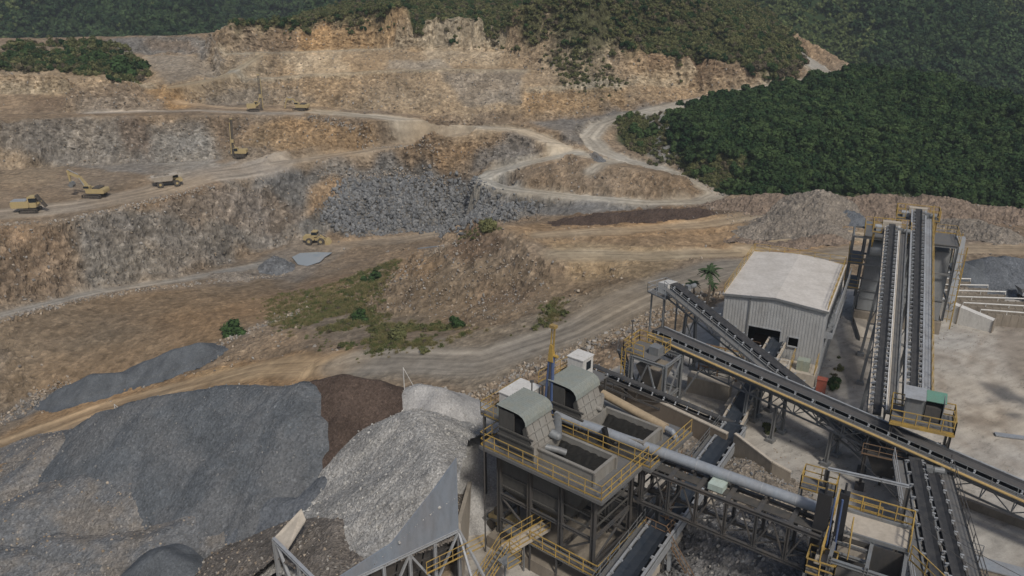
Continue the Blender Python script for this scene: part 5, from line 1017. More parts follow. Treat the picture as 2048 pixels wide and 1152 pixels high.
# stored hydraulic boom
pb = W(1096, 824, 9.3); pt = W(1107, 652, 16.3); e = thing('hydraulic_boom', 'tall upright boom with blue lower cylinders and yellow telescopic top', 'boom', (pb.x, pb.y, 0)); pm = pb.lerp(pt, .66)
m = MB(); o_ = bu * .3
m.tube(pb - o_, pm - o_ * .45, .13, 12); m.tube(pb + o_, pm + o_ * .45, .13, 12); m.part('cylinder', S_blue, e, True); m = MB(); m.tube(pb + bv * .1, pm, .24, 10, .14); m.beam(pb - Zv * 1.0, pb + Zv * .3, 1.0, .8, bu); m.beam(pb - Zv * 1, Vector((pb.x, pb.y, 0)), .4, .4, bu); m.part('base', S_dst, e)
m = MB(); m.hexa([pm + bu * a + bv * b - Zv * .4 for a, b in ((-.24, -.18), (.24, -.18), (.24, .18), (-.24, .18))], [pm + bu * a + bv * b + Zv * .9 for a, b in ((-.12, -.1), (.12, -.1), (.12, .1), (-.12, .1))]); m.beam(pm - bu * .12, pt - bu * .12, .09, .12, bu); m.beam(pm + bu * .12, pt + bu * .12, .06, .08, bu); m.tube(pm + bv * .2, pt + bv * .1, .05, 8); m.box(pt - Zv * .15, .5, .35, .22, bu); m.tube(pm - bu * .55 + Zv * .1, pm + bu * .1 + Zv * .1, .12, 8); m.part('telescopic_arm', S_yel, e)
# pipes
pv0 = W(1112, 830, 9.4); pv1 = W(1665, 1026, 8.8); pdv = (pv1 - pv0).normalized(); e = thing('dust_pipe', 'big pale grey pipe running above the black truss bridge', 'pipe', (pv0.x, pv0.y, 0))
m = MB(); m.tube(pv0, pv1, .37, 28); m.part('pipe_run', S_pipe, e, True)
m = MB()
for k in range(1, 9): q = pv0.lerp(pv1, k / 9); m.tube(q - pdv * .03, q + pdv * .03, .388, 28)
m.part('seam', S_lst, e, True)
m = MB(); m.path([BP(5.0, 1.9, 9.9), BP(4.5, 2.0, 9.75), pv0 + pdv * .1], .32, 16); m.path([BP(4.9, 1.1, 9.2), BP(4.1, 1.6, 9.0), BP(3.7, 1.9, 8.8)], .24, 14); m.part('elbow', S_gst, e, True)
m = MB()
for k in (.1, .26, .42, .55, .68, .8, .92): q = pv0.lerp(pv1, k); m.beam(q - Zv * .35, q - Zv * 1.35, .16, .22, pdv); m.beam(q - Zv * .3 - bv * .48, q - Zv * .3 + bv * .48, .14, .1)
m.part('saddle', S_dst, e)
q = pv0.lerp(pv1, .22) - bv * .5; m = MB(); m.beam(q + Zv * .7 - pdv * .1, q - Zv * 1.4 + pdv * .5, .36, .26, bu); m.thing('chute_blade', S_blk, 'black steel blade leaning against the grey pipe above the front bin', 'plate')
tp0 = W(1205, 787, 9.6); tp1 = W(1332, 856, 9.1); e = thing('tan_pipe', 'tan pipe sloping from the rear hood to a grey elbow', 'pipe', (tp0.x, tp0.y, 0))
m = MB(); m.tube(tp0, tp1, .32, 22, .36); m.part('pipe_run', S_bpipe, e, True); d_ = (tp1 - tp0).normalized(); q1 = tp1 + d_ * .55; q2 = q1 + d_ * .35 - Zv * .4; m = MB(); m.path([tp1, q1, q2, Vector((q2.x + .05, q2.y - .03, .3))], .2, 14); m.part('elbow', S_pipe, e, True); m = MB(); m.path([BP(4.7, 6.9, 9.9), BP(4.2, 6.9, 9.8), tp0], .2, 12); m.part('elbow', S_lou, e, True)
# ---------------- black truss bridge ----------------
gA = BP(-.9, 4.5, 8.1); gdir = (Vector((20.2, 37.6, 8.1)) - gA); gdir.z = 0; gL = 12.1; gdir.normalize(); gn = gdir.cross(Zv) * -1; gw = 1.7
e = thing('truss_bridge', 'black steel truss bridge spanning from the front surge bin to the crusher station', 'bridge', (gA.x, gA.y, 0)); nb = 6
def DP(a, s, z): return gA + gdir * a + gn * s * gw + Zv * z
m = MB()
for s_ in (0, 1):
    m.ibeam(DP(0, s_, 0), DP(gL, s_, 0), .2, .26, t=.05); m.ibeam(DP(0, s_, -2.7), DP(gL, s_, -2.7), .2, .24, t=.05)
m.part('chord', S_dst, e)
for k in range(nb + 1):
    a = gL * k / nb; m = MB()
    for s_ in (0, 1): m.ibeam(DP(a, s_, -.1), DP(a, s_, -2.6), .2, .2, gdir, .05); m.box(DP(a, s_, -2.9), .5, .12, .45, gdir)
    m.beam(DP(a, 0, .05), DP(a, 1, .25), .3, .14); m.beam(DP(a, 0, -2.3), DP(a, 1, -2.3), .12, .12)
    if k < nb:
        b = gL * (k + 1) / nb
        for s_ in (0,): m.beam(DP(a, s_, -2.6), DP((a + b) / 2, s_, -.15), .09, .09, gn); m.beam(DP((a + b) / 2, s_, -.15), DP(b, s_, -2.6), .09, .09, gn)
        m.beam(DP(a, 0, -2.3), DP(b, 1, -2.3), .08, .08)
    m.part('bay_bracing', S_dst, e)
m = MB(); m.beam(DP(0, .42, .12), DP(gL, .42, .12), .75, .06); m.part('walkway', paint('dark_grating', (.05, .05, .048), .8, .4, 2), e)
m = MB(); m.box(DP(5.1, .45, .2), 1.0, 1.0, .45, gdir); m.part('junction_cover', paint('mint_cover', (.42, .50, .45), .6, .3), e)
m = MB(); m.ibeam(DP(1.0, .5, -2.4), Vector((DP(1, .5, 0).x, DP(1, .5, 0).y, 0)), .3, .3, gdir); m.part('support', S_dst, e)
# ---------------- crusher station at the lower right ----------------
c0 = Vector((20.0, 39.8, 0)); qu = dirv(-29.5); qv = dirv(60.5)
def QP(a, b, z): return c0 + qu * a + qv * b + Zv * z
e = thing('crusher_station', 'crusher station with pale roof slab, open dark bays and yellow rails', 'crusher', c0)
m = MB(); m.hexa([QP(0, 0, 7.85), QP(3.9, 0, 7.85), QP(3.9, 2.0, 7.85), QP(0, 2.0, 7.85)], [QP(0, 0, 8), QP(3.9, 0, 8), QP(3.9, 2, 8), QP(0, 2, 8)]); m.part('roof_slab', S_bei, e)
m = MB()
for a, b in ((0, 0), (3.9, 0), (0, 2), (3.9, 2), (0, -2.6), (3.9, -2.6), (2.0, -2.6), (2.0, 0)): m.ibeam(QP(a, b, 0), QP(a, b, 7.85), .22, .22, qu)
m.beam(QP(-.1, 2.06, 8.05), QP(4, 2.06, 8.05), .14, .3); m.beam(QP(-.1, -.06, 7.95), QP(4, -.06, 7.95), .12, .24); m.beam(QP(3.98, -.1, 8), QP(3.98, 2, 8), .12, .2)
for a in (0, 2.0, 3.9): m.ibeam(QP(a, -2.6, 7.6), QP(a, 0, 7.6), .2, .24)
m.ibeam(QP(0, -2.6, 7.55), QP(3.9, -2.6, 7.55), .2, .24); m.ibeam(QP(0, -1.2, 7.1), QP(2, -1.2, 7.1), .2, .2); m.ibeam(QP(0, -.7, 7.55), QP(2, -.7, 7.55), .12, .12); m.part('frame', S_gst, e)
m = MB(); m.plate([QP(0, -2.6, 3), QP(2, -2.6, 3), QP(2, -1.2, 6.2), QP(0, -1.2, 6.2)], .06); m.plate([QP(2.0, -2.6, 3), QP(3.9, -2.6, 3), QP(3.9, -1.3, 5.6), QP(2.0, -1.3, 5.6)], .06); m.plate([QP(0, -.05, 0), QP(3.9, -.05, 0), QP(3.9, -.05, 7.6), QP(0, -.05, 7.6)], .06); m.plate([QP(0, -2.6, 0), QP(0, 2, 0), QP(0, 2, 7.6), QP(0, -2.6, 7.6)], .06); m.plate([QP(3.9, -2.6, 0), QP(3.9, 2, 0), QP(3.9, 2, 7.6), QP(3.9, -2.6, 7.6)], .06); m.part('bay_plate', S_dst, e)
m = MB(); m.box(QP(1.0, -.4, 6.8), 1.6, .5, .5, qu); m.box(QP(-.45, -1.6, 6.8), .8, 1.6, .12, qu); m.part('drive_cover', S_bei, e)
m = MB(); m.rail([QP(0, 2.5, 8), QP(3.95, 2.5, 8), QP(3.95, -.2, 8)], 1.1, .9, .055); m.rail([QP(-.5, -2.8, 7.3), QP(-.4, 2.6, 8)], 1.1, 1, .055); m.rail([QP(.9, -2.0, 7.5), QP(.75, .2, 7.9)], 1.1, .9, .05); m.rail([QP(4.1, -.3, 7.5), QP(8.5, -3.5, 6.5)], 1.1, 1.2, .05); m.rail([QP(0, 3.4, 7), QP(2.2, 3.4, 7)], 1.1, .9, .05); m.part('handrail', S_yel, e)
m = MB(); m.box(QP(2, 2.95, 7.0), 4.0, .9, .06, qu); m.part('deck', S_grt, e)
m = MB()
for i in range(24): m.beam(QP(4.3 + i * .16, -.6 - i * .08, 6.4), QP(4.3 + i * .16, -3.6, 5.4), .09, .06)
m.plate([QP(4.25, -.6, 6.36), QP(8.1, -2.5, 6.36), QP(8.1, -3.7, 5.35), QP(4.25, -3.7, 5.35)], .04); m.part('side_cover', S_sheet, e)
m = MB(); z0 = 3.5
for s_, w_ in ((-.35, .8), (.62, .55)): b_ = W(1622 + (s_ + .35) * 42, 1150, 4.7); t_ = W(1652 + (s_ + .35) * 40, 985, 10.8); m.beam(b_ - (t_ - b_) * .7, t_, w_, .5, qv); m.beam(t_, t_ + (t_ - b_).normalized() * .6, w_ * .5, .12, qu)
m.part('elevator_casing', paint('black_casing', (.03, .031, .034), .6, .3, 1.5, .2, (.07, .065, .06)), e); m = MB(); b_ = W(1642, 1152, 4.7) - qv * .3; t_ = W(1672, 990, 10.7) - qv * .3; m.tube(b_, t_, .05, 8); m.tube(b_ + qu * .5, t_ + qu * .42, .07, 8); m.part('hydraulic_line', S_blue, e, True)
pq = W(1637, 975, 7.0); pf = thing('side_platform', 'grating platform in a yellow rail cage above the end of the grey pipe', 'platform', (pq.x, pq.y, 0))
m = MB(); m.box(pq, 2.2, 1.5, .06, qu); m.part('deck', S_grt, pf); m = MB(); q = [pq + qu * a * 1.1 + qv * b * .75 for a, b in ((-1, -1), (-1, 1), (1, 1), (1, -1))]; m.rail(q + [q[0]], 1.1, 1, .05); m.part('handrail', S_yel, pf)
m = MB(); 
for q_ in q: m.beam(q_, Vector((q_.x, q_.y, 0)), .12, .12, qu)
m.part('leg', S_gst, pf)
pq = W(1640, 1140, 6.2); pf = thing('side_platform', 'bright yellow rail cage at the bottom edge in front of the black casing', 'platform', (pq.x, pq.y, 0)); m = MB(); m.box(pq, 1.6, 1.4, .06, qu); m.part('deck', S_grt, pf); m = MB(); q = [pq + qu * a * .8 + qv * b * .7 for a, b in ((-1, -1), (-1, 1), (1, 1), (1, -1))]; m.rail(q + [q[0]], 1.1, .8, .06); m.part('handrail', S_yel, pf)
m = MB(); 
for q_ in q: m.beam(q_, Vector((q_.x, q_.y, 0)), .12, .12, qu)
m.part('leg', S_gst, pf)
g0 = W(1656, 937, 8.6); g1 = W(1818, 973, 8.6); e = thing('goalpost_frame', 'dark goalpost frame with a pale top bar behind the crusher station', 'frame', ((g0.x + g1.x) / 2, (g0.y + g1.y) / 2, 0)); m = MB(); m.ibeam(g0 - (g1 - g0) * .0, g1, .16, .2); m.part('beam', S_lst, e)
for q, o_ in ((g0, Vector((0, 0, 0))), (g1, -qv * 1.2)): m = MB(); m.ibeam(q - Zv * .1, Vector((q.x, q.y, 3.2)) + o_, .26, .3, qu, .05); m.ibeam(Vector((q.x, q.y, 3.2)) + o_, Vector((q.x, q.y, 0)) + o_, .26, .3, qu, .05); m.part('post', S_dst, e)
# ---------------- surge pile and its steel hopper at the lower left ----------------
Lc = W(547, 1078, 5); Rc = W(917, 1060, 5); Nc = Vector((-11.2, 37.7, 5)); Rt = W(911, 916, 10.6); mid_ = W(762, 1100, 5.8); pk_ = W(832, 824, 12)
e = thing('feed_hopper', 'steel feed hopper with blue grey side plate under a tall pale pile', 'hopper', (Lc.x + 4, Lc.y - 2, 0))
dR = (Nc - Rc).normalized(); dL = (Nc - Lc).normalized(); nR = Vector((-dR.y, dR.x, 0)) * -1
m = MB(); m.plate([Nc, Nc + (Rc - Nc) * .999, Vector((Rc.x, Rc.y, 10.7)), Rc + dR * 1.6 + Zv * 4.2, Rc + dR * 5 + Zv * 1.4, Nc + Zv * .5], .08, nR); m.part('side_plate', paint('blue_grey_plate', (.21, .25, .30), .5, .3, .35, .1, (.24, .17, .11)), e)
m = MB(); w1 = W(603, 1018, 6.0); w2 = W(612, 1040, 5.6); m.plate([Lc, Lc + dL * 1.7, w2, w1], .08); m.part('wing_plate', S_bei, e)
m = MB(); m.ibeam(Rc + Zv * .0, Nc, .2, .24); m.ibeam(Lc, Nc, .22, .26)
for k in range(6):
    q = Rc + dR * (9.4 * k / 5); m.ibeam(Vector((q.x, q.y, 0)), q - Zv * .1, .2, .2, dR)
    if k < 5: q2 = Rc + dR * (9.4 * (k + 1) / 5); m.beam(q - Zv * .1, Vector((q2.x, q2.y, 1.5)), .14, .14) if k % 2 == 0 else m.beam(Vector((q.x, q.y, 1.5)), q2 - Zv * .1, .14, .14)
for k in range(3): q = Lc + dL * (.1 + 3.2 * k); m.ibeam(Vector((q.x, q.y, 0)), q, .26, .26, dL)
m.beam(Lc + dL * .3, Vector(((Lc + dL * 3.2).x, (Lc + dL * 3.2).y, .5)), .18, .18); m.beam(Rc + nR * .1, Rc - nR * 3.6 - Zv * 4.8 + dR * .5, .14, .14); m.beam(Rc, Vector((Rc.x, Rc.y, 0)) + Vector((2.6, -1.4, .2)), .16, .16); m.part('frame', S_lst, e)
m = MB(); inn = Vector((-1, 1, 0)).normalized() * .4
for k in range(9): q = Rc + dR * (.4 + k); m.plate([q + inn - Zv * .3, q + inn + dR * .85 - Zv * .3, q + inn * 4 + dR * .85 - Zv * 4.9, q + inn * 4 - Zv * 4.9], .06)
for z in (4.1, 3.2, 2.3, 1.4): k = (5 - z) / 5; m.beam(Rc + inn * (1 + 3 * k) * .95 + Zv * (z - 5), Nc + inn * (1 + 3 * k) * .95 + Zv * (z - 5), .1, .08)
m.part('inner_plate', S_dst, e)
m = MB(); m.rail([Rc + dR * 3 - Zv * 1.6 + nR * -.8, Rc - nR * .8 - Zv * 1.6, Rc - dR * 1.5 - Zv * 1.6 - nR * .8], 1.0, 1.2); m.part('handrail', S_yel, e)
def clip_heap(o, test):
    bm = bmesh.new(); bm.from_mesh(o.data); mw = o.location
    bmesh.ops.delete(bm, geom=[f for f in bm.faces if test(f.calc_center_median() + mw)], context='FACES'); bm.to_mesh(o.data); bm.free()
def outside(p):
    r = p - Rc; s_ = r.x * dR.y - r.y * dR.x; t = r.dot(dR); l = p - Lc; s2 = l.x * dL.y - l.y * dL.x; t2 = l.dot(dL)
    return (t > -.05 and s_ * SR > .03) or (t2 > -.05 and s2 * SL > .03 and p.z < 9)
ins = Vector((-9.5, 43, 0)); r = ins - Rc; SR = -1 if (r.x * dR.y - r.y * dR.x) > 0 else 1; l = ins - Lc; SL = -1 if (l.x * dL.y - l.y * dL.x) > 0 else 1
Kc = Vector((-3.3, 53, 0)); K2 = Vector((-.8, 57.5, 0))
def offside(p):
    if outside(p) or (p.y < Rc.y and p.x > Rc.x): return True
    for a, b in ((Rc, Kc), (Kc, K2)):
        if a.y <= p.y < b.y and p.x > a.x + (b.x - a.x) * (p.y - a.y) / (b.y - a.y): return True
    return False
sp = heap('surge_pile', 'tall pale grey crushed stone pile filling the feed hopper', [Wl((800, 840, 7.4), (835, 826, 7.8), (862, 836, 7.5)), Wl((835, 826, 7.8), (858, 880, 8.2), (880, 935, 8.8), (858, 990, 7.9), (810, 1050, 6.8)), Wl((858, 880, 8.2), (800, 950, 7.4), (745, 1020, 6.2))], M_light, .62, .12, .09, None, 'pile', None, .1, .25); clip_heap(sp, offside)
wall('pile_wall', 'concrete wall holding the pale pile, running back from the hopper side plate', [Vector((Rc.x, Rc.y + .1, 5.5)), Vector((-3.3, 53, 2.2))], 1, .3, S_bei)
sp = heap('surge_pile', 'brown grey rubble lying in the feed hopper below the pale pile', [Wl((672, 1050, 5.4), (660, 1110, 5.2), (690, 1180, 5.2)), Wl((760, 1060, 5.6), (720, 1140, 5.2), (860, 1030, 5.3))], rock_mat('brown_grey_rubble', (.17, .15, .13), 7, .8, .5), .5, .14, .1, None, 'pile', None, .3, .35); clip_heap(sp, offside)
def strew(name, label, names, n, a, b, meshes, k=3):
    V_ = []
    for o in COL.objects:
        if o.type == 'MESH' and 'label' in o and any(q in o['label'] for q in names): c_ = np.zeros(len(o.data.vertices) * 3); o.data.vertices.foreach_get('co', c_); V_.append(c_.reshape(-1, 3) + np.array(o.location))
    V_ = np.concatenate(V_); p_ = V_[rng.integers(0, len(V_), n)] + rng.uniform(-.1, .1, (n, 3)) * (1, 1, .2); scatter(name, p_, psz(n, a, b, k), meshes, label)
SL_ = [stone(i + 40, inst_mat('stone_pale', (.26, .25, .235), (.46, .45, .42))) for i in range(3)]
strew('pile_stones', 'pale stones lying on the tall pale pile', ['tall pale grey', 'pale dusty'], 5200, .05, .32, SL_, 3.2)
strew('bank_stones', 'grey brown stones lying on the rubble banks at the lower left', ['taupe rubble bank', 'grey rubble bank', 'brown grey rubble'], 6500, .05, .34, SG + ST, 3.2)
strew('slate_stones', 'dark stones rolled down the slate grey heap', ['huge slate'], 3000, .05, .28, SB, 3)
# ---------------- walls, blocks, bays ----------------
wall('retaining_wall', 'long brown concrete retaining wall between the tan pipe and the lattice conveyor', [W(1155, 748, 2.6), W(1290, 790, 2.6), W(1455, 868, 2.4)], 2.4, .3, paint('brown_concrete', (.185, .15, .115), .9, .5, .5), cap=S_bei)
wall('wing_wall', 'thin slanted concrete wall with a pale edge holding back gravel right of the climbing conveyor', [W(1470, 868, 2.8), W(1545, 925, 2.4), W(1582, 945, 1.8)], 2.4, .22, S_dconc, cap=S_bei)
wall('kerb_wall', 'low block wall at the foot of the dusty gravel heap left of the front bin', [W(912, 955, 1.1), W(1003, 908, 1.1)], 1.1, .3, S_bei, post=1.6)
wall('bin_kerb', 'pale kerb wall slanting along the dark gravel bay at the bottom centre', [W(1275, 1180, .9), W(1432, 982, .9)], .9, .25, S_bei)
wall('sloped_wall', 'thick pale jointed concrete wall stepping down right of the screening tower', [W(1862, 588, 2.6), W(1922, 612, 2.2), W(1990, 640, 1.5)], 1, .9, S_white, post=2.6)
GB = 'ribbed concrete bay walls'
for k, (a, b) in enumerate((((1866, 551), (1925, 551)), ((1864, 563), (1940, 564)), ((1862, 575), (1975, 577)), ((1862, 586), (2010, 590)), ((1890, 599), (2048, 604)), ((1925, 612), (2110, 622)), ((1960, 626), (2120, 638)))):
    A_ = W(*a, 1.5); B_ = W(*b, 1.5); od = ('first', 'second', 'third', 'fourth', 'fifth', 'sixth', 'seventh')[k]
    e = wall('bay_wall', 'ribbed concrete bay wall with a white pipe on top, %s of the stack from the top' % od, [A_, B_], 1.5, .2, S_dconc, GB, post=.9)
    m = MB(); m.tube(A_ + Zv * .45, B_ + Zv * .45, .09, 8); n = max(2, int((B_ - A_).length / 2.5))
    for i in range(n + 1): q = A_.lerp(B_, i / n); m.beam(q, q + Zv * .45, .07, .07, Vector((1, 0, 0)))
    m.part('top_pipe', S_white, e)
def block(name, label, px, z, ax, lx, ly, h, mat, cat='block', group=None, lid=True):
    c = W(*px, 0); e = thing(name, label, cat, c, group); m = MB(); m.box(c, lx, ly, h, ax); m.part('body', mat, e)
    m = MB(); m.box(c + Zv * h, lx + .1, ly + .1, .1, ax); m.part('lid', S_bei, e); return e
block('concrete_container', 'long beige container standing on the yard between the long conveyor and the lattice conveyor', (1417, 788), 0, qu, 4.2, 1.3, 1.7, paint('beige_container', (.37, .33, .27), .8, .35, .6), 'container')
block('concrete_container', 'square beige container beside the climbing conveyor below the truss bridge', (1338, 1010), 0, bu, 1.5, 1.4, 1.9, S_bei, 'container')
block('concrete_container', 'grey block partly hidden under the crossing conveyors behind the long beige container', (1475, 835), 0, qu, 2.2, 1.6, 1.4, S_conc, 'container')
block('concrete_block', 'flat concrete beam lying on the ground between the shed and the left twin conveyor', (1722, 655), 0, dirv(75), 8, 1.3, .5, S_conc, 'block')
heap('gravel_heap', 'grey gravel heap piled against the long retaining wall beside the tan pipe elbow', [Wl((1360, 870, 1.6), (1420, 900, 1.2)), Wl((1345, 900, 1.0), (1400, 940, .6))], M_tanrub, .6, .14, .12)
heap('gravel_heap', 'tan gravel heap piled against the slanted thin wall right of the climbing conveyor', [Wl((1485, 925, 1.9), (1545, 960, 1.6)), Wl((1500, 960, 1.5), (1580, 1000, 1.3))], M_tanrub, .5, .13, .16)
heap('rubble_heap', 'dark broken rubble heap under the truss bridge at the bottom centre', [Wl((1440, 1040, 1.9), (1500, 1100, 2.4), (1560, 1160, 2.2)), Wl((1400, 1120, 1.4), (1450, 1200, 1.6)), Wl((1560, 1040, 1.7), (1620, 1110, 1.6))], M_dkrub, .4, .13, .25)
e = thing('screening_station', 'low rusty screening frame with thin yellow rails under the crossing conveyors', 'screening station', W(1440, 745, 0)); fc = W(1440, 745, 0); m = MB()
for a in (-2, 0, 2):
    for b in (-1.2, 1.2): m.beam(fc + qu * a + qv * b, fc + qu * a + qv * b + Zv * 2.4, .14, .14, qu)
for z in (.9, 2.3):
    for b in (-1.2, 1.2): m.beam(fc - qu * 2 + qv * b + Zv * z, fc + qu * 2 + qv * b + Zv * z, .1, .16)
m.beam(fc - qu * 2 - qv * 1.2, fc - qv * 1.2 + Zv * 2.2, .08, .08); m.beam(fc + qu * 2 - qv * 1.2, fc - qv * 1.2 + Zv * 2.2, .08, .08); m.part('frame', S_rust, e); m = MB(); m.box(fc + Zv * 1.6, 3.6, 2.0, .5, qu); m.part('screen_box', S_bei, e); m = MB(); m.rail([fc - qu * 2 - qv * 1.3 + Zv * 2.4, fc + qu * 2 - qv * 1.3 + Zv * 2.4, fc + qu * 2 + qv * 1.3 + Zv * 2.4]); m.part('handrail', S_yel, e)
strew('bay_stones', 'broken stones on the heaps around the truss bridge', ['dark broken rubble', 'tan gravel heap piled', 'grey gravel heap piled'], 4500, .06, .45, SG + SB, 3)
yp = cells(pad * (YY < 100) * smooth01(-.1, .5, fbm(XX * .1, YY * .1, 4, 4)), 5000); scatter('yard_gravel', yp, psz(5000, .04, .22, 3), SG + ST, 'loose gravel scattered over the concrete yard')
# covered channel and cables at the lower right
e = thing('covered_channel', 'pale blue grey covered channel crossing the lower right corner', 'channel', W(1960, 1130, 0)); q0 = W(1888, 1105, 1.2); q1 = W(2110, 1165, 1.2); m = MB(); m.beam(q0, q1, 1.3, .1); m.part('cover', S_pipe, e); m = MB(); m.beam(q0 - Zv * .6, q1 - Zv * .6, 1.1, 1.1); m.part('body', S_dconc, e); m = MB(); n_ = (q1 - q0).cross(Zv).normalized() * -.6; m.rail([q0 + n_, q0.lerp(q1, .35) + n_], 1, 1); m.part('handrail', S_gst, e)
for i, (a, b) in enumerate((((1700, 900, 9), (2048, 1155, 6)), ((1760, 960, 9.5), (2060, 1200, 6)))):
    a = W(*a); b = W(*b); m = MB(); P_ = [a.lerp(b, t / 12) - Zv * (.9 * math.sin(math.pi * t / 12)) for t in range(13)]
    for p_, q_ in zip(P_, P_[1:]): m.beam(p_, q_, .025, .025)
    m.thing('overhead_cable', S_dst, ('thin dark cable sagging over the yard toward the bottom right corner, upper of two', 'thin dark cable sagging over the yard toward the bottom right corner, lower of two')[i], 'cable')
m = MB(); a = W(1990, 868, .12); b = W(2080, 880, .12); m.beam(a, b, .6, .12); m.thing('metal_plank', S_pipe, 'pale metal plank lying on the yard at the right edge', 'plank')
m = MB(); a = W(1800, 942, .5); 
for a, b in (((1880, 985, .35), (2120, 1075, .35)),): m.beam(W(*a), W(*b), .35, .7)
m.thing('drain_kerb', S_dconc, 'long low concrete kerb crossing the yard below the long conveyor', 'kerb')
m = MB(); m.beam(W(836, 497, -15.2), W(880, 492, -13.6), .5, .15); m.thing('metal_plank', S_pipe, 'white plank lying on the mound slope', 'plank')
for px, py, h, lb in ((808, 765, 3.2, 'thin bent survey pole on the crest of the chocolate brown heap'), (231, 822, 1.6, 'thin stick standing on the crest of the left slate heap')):
    a = W(px, py, gz(W(px, py, 6).x, W(px, py, 6).y) + 5); a = W(px, py, 7 if px > 500 else 3); m = MB(); m.beam(a - Zv * 1.5, a + Zv * (h * .45), .05, .05); m.beam(a + Zv * (h * .45), a + Vector((.8, .3, -.6)), .04, .04); m.thing('pole', S_white, lb, 'pole')
for px, y0, z0, h, lb in ((1063, 845, 8.6, 3.4, 'thin dark lamp pole behind the low white cabin'), (968, 905, 8.6, 3.2, 'thin dark pole at the left end of the front bin deck'), (1262, 700, 5.8, 3, 'thin pole beside the yellow head deck')):
    a = W(px, y0, z0); m = MB(); m.tube(Vector((a.x, a.y, 0)), a + Zv * h, .05, 8); m.box(a + Zv * h, .3, .2, .12); m.thing('lamp_pole', S_dst, lb, 'pole')
# water
def poly_sheet(name, P, z, mat, kind=None):
    v = [W(px, py, z) for px, py in P]; me = bpy.data.meshes.new(name); me.from_pydata([(p.x, p.y, z) for p in v], [], [tuple(range(len(v)))]); me.materials.append(mat); o = bpy.data.objects.new(name, me); COL.objects.link(o); tag(o, kind=kind); return o
poly_sheet('puddle_water', [(584, 514), (600, 506), (632, 504), (665, 505), (650, 514), (640, 524), (615, 532), (596, 529)], -23.72, NT('water').fin((.30, .34, .37), .06, None, 0, .6), 'structure')  # sky reflection is put into the pale base colour
# ---------------- machines: built along +x at the origin, then turned and set down ----------------
def place(e, loc, ang):
    e.location = Vector(loc); e.rotation_euler = (0, 0, R(ang)); return e
def machine(name, label, cat, group=None): return thing(name, label, cat, (0, 0, 0), group)
S_my = paint('machine_yellow', (.43, .335, .16), .55, .4, 2, 0, (.30, .25, .18)); S_trk = paint('track_steel', (.06, .055, .05), .8, .6, 3)
def rbox(m, x0, x1, y0, y1, z0, z1, ch=.12):
    P = [(x0 + ch, z0), (x1 - ch, z0), (x1, z0 + ch), (x1, z1 - ch), (x1 - ch, z1), (x0 + ch, z1), (x0, z1 - ch), (x0, z0 + ch)]; n = len(m.v)
    for y in (y0, y1): m.v += [Vector((x, y, z)) for x, z in P]
    m.f.append(tuple(n + i for i in range(8))); m.f.append(tuple(n + 8 + i for i in reversed(range(8)))); m.f += [(n + i, n + 8 + i, n + 8 + (i + 1) % 8, n + (i + 1) % 8) for i in range(8)]
def tracks(e, L, W_, h=.95, tw_=.6):
    for s_ in (-1, 1):
        m = MB(); y = s_ * W_ / 2; n = 30; pts_ = []
        for i in range(n):
            t = i / n * 2 * math.pi; x = math.copysign(min(abs(math.cos(t)) ** .5, 1), math.cos(t)) * L / 2; z = h / 2 + math.copysign(abs(math.sin(t)) ** .5, math.sin(t)) * h / 2; pts_.append((x, z))
        for i in range(n):
            (x0, z0), (x1, z1) = pts_[i], pts_[(i + 1) % n]; m.beam((x0, y, z0), (x1, y, z1), tw_, .09, Vector((0, 1, 0)).cross(Vector((x1 - x0, 0, z1 - z0))))
        rbox(m, -L * .4, L * .4, y - .12, y + .12, .25, h - .25)
        for k in range(6): m.tube((-L * .38 + k * L * .152, y - .2, .28), (-L * .38 + k * L * .152, y + .2, .28), .2, 10)
        m.part('track', S_trk, e)
def arm_seg(m, p, q, w, h0, h1):
    p = Vector(p); q = Vector(q); d_ = (q - p).normalized(); n_ = Vector((0, 1, 0)).cross(d_); s_ = Vector((0, w / 2, 0))
    m.hexa([p - s_ - n_ * h0 / 2, p + s_ - n_ * h0 / 2, p + s_ + n_ * h0 / 2, p - s_ + n_ * h0 / 2], [q - s_ - n_ * h1 / 2, q + s_ - n_ * h1 / 2, q + s_ + n_ * h1 / 2, q - s_ + n_ * h1 / 2])
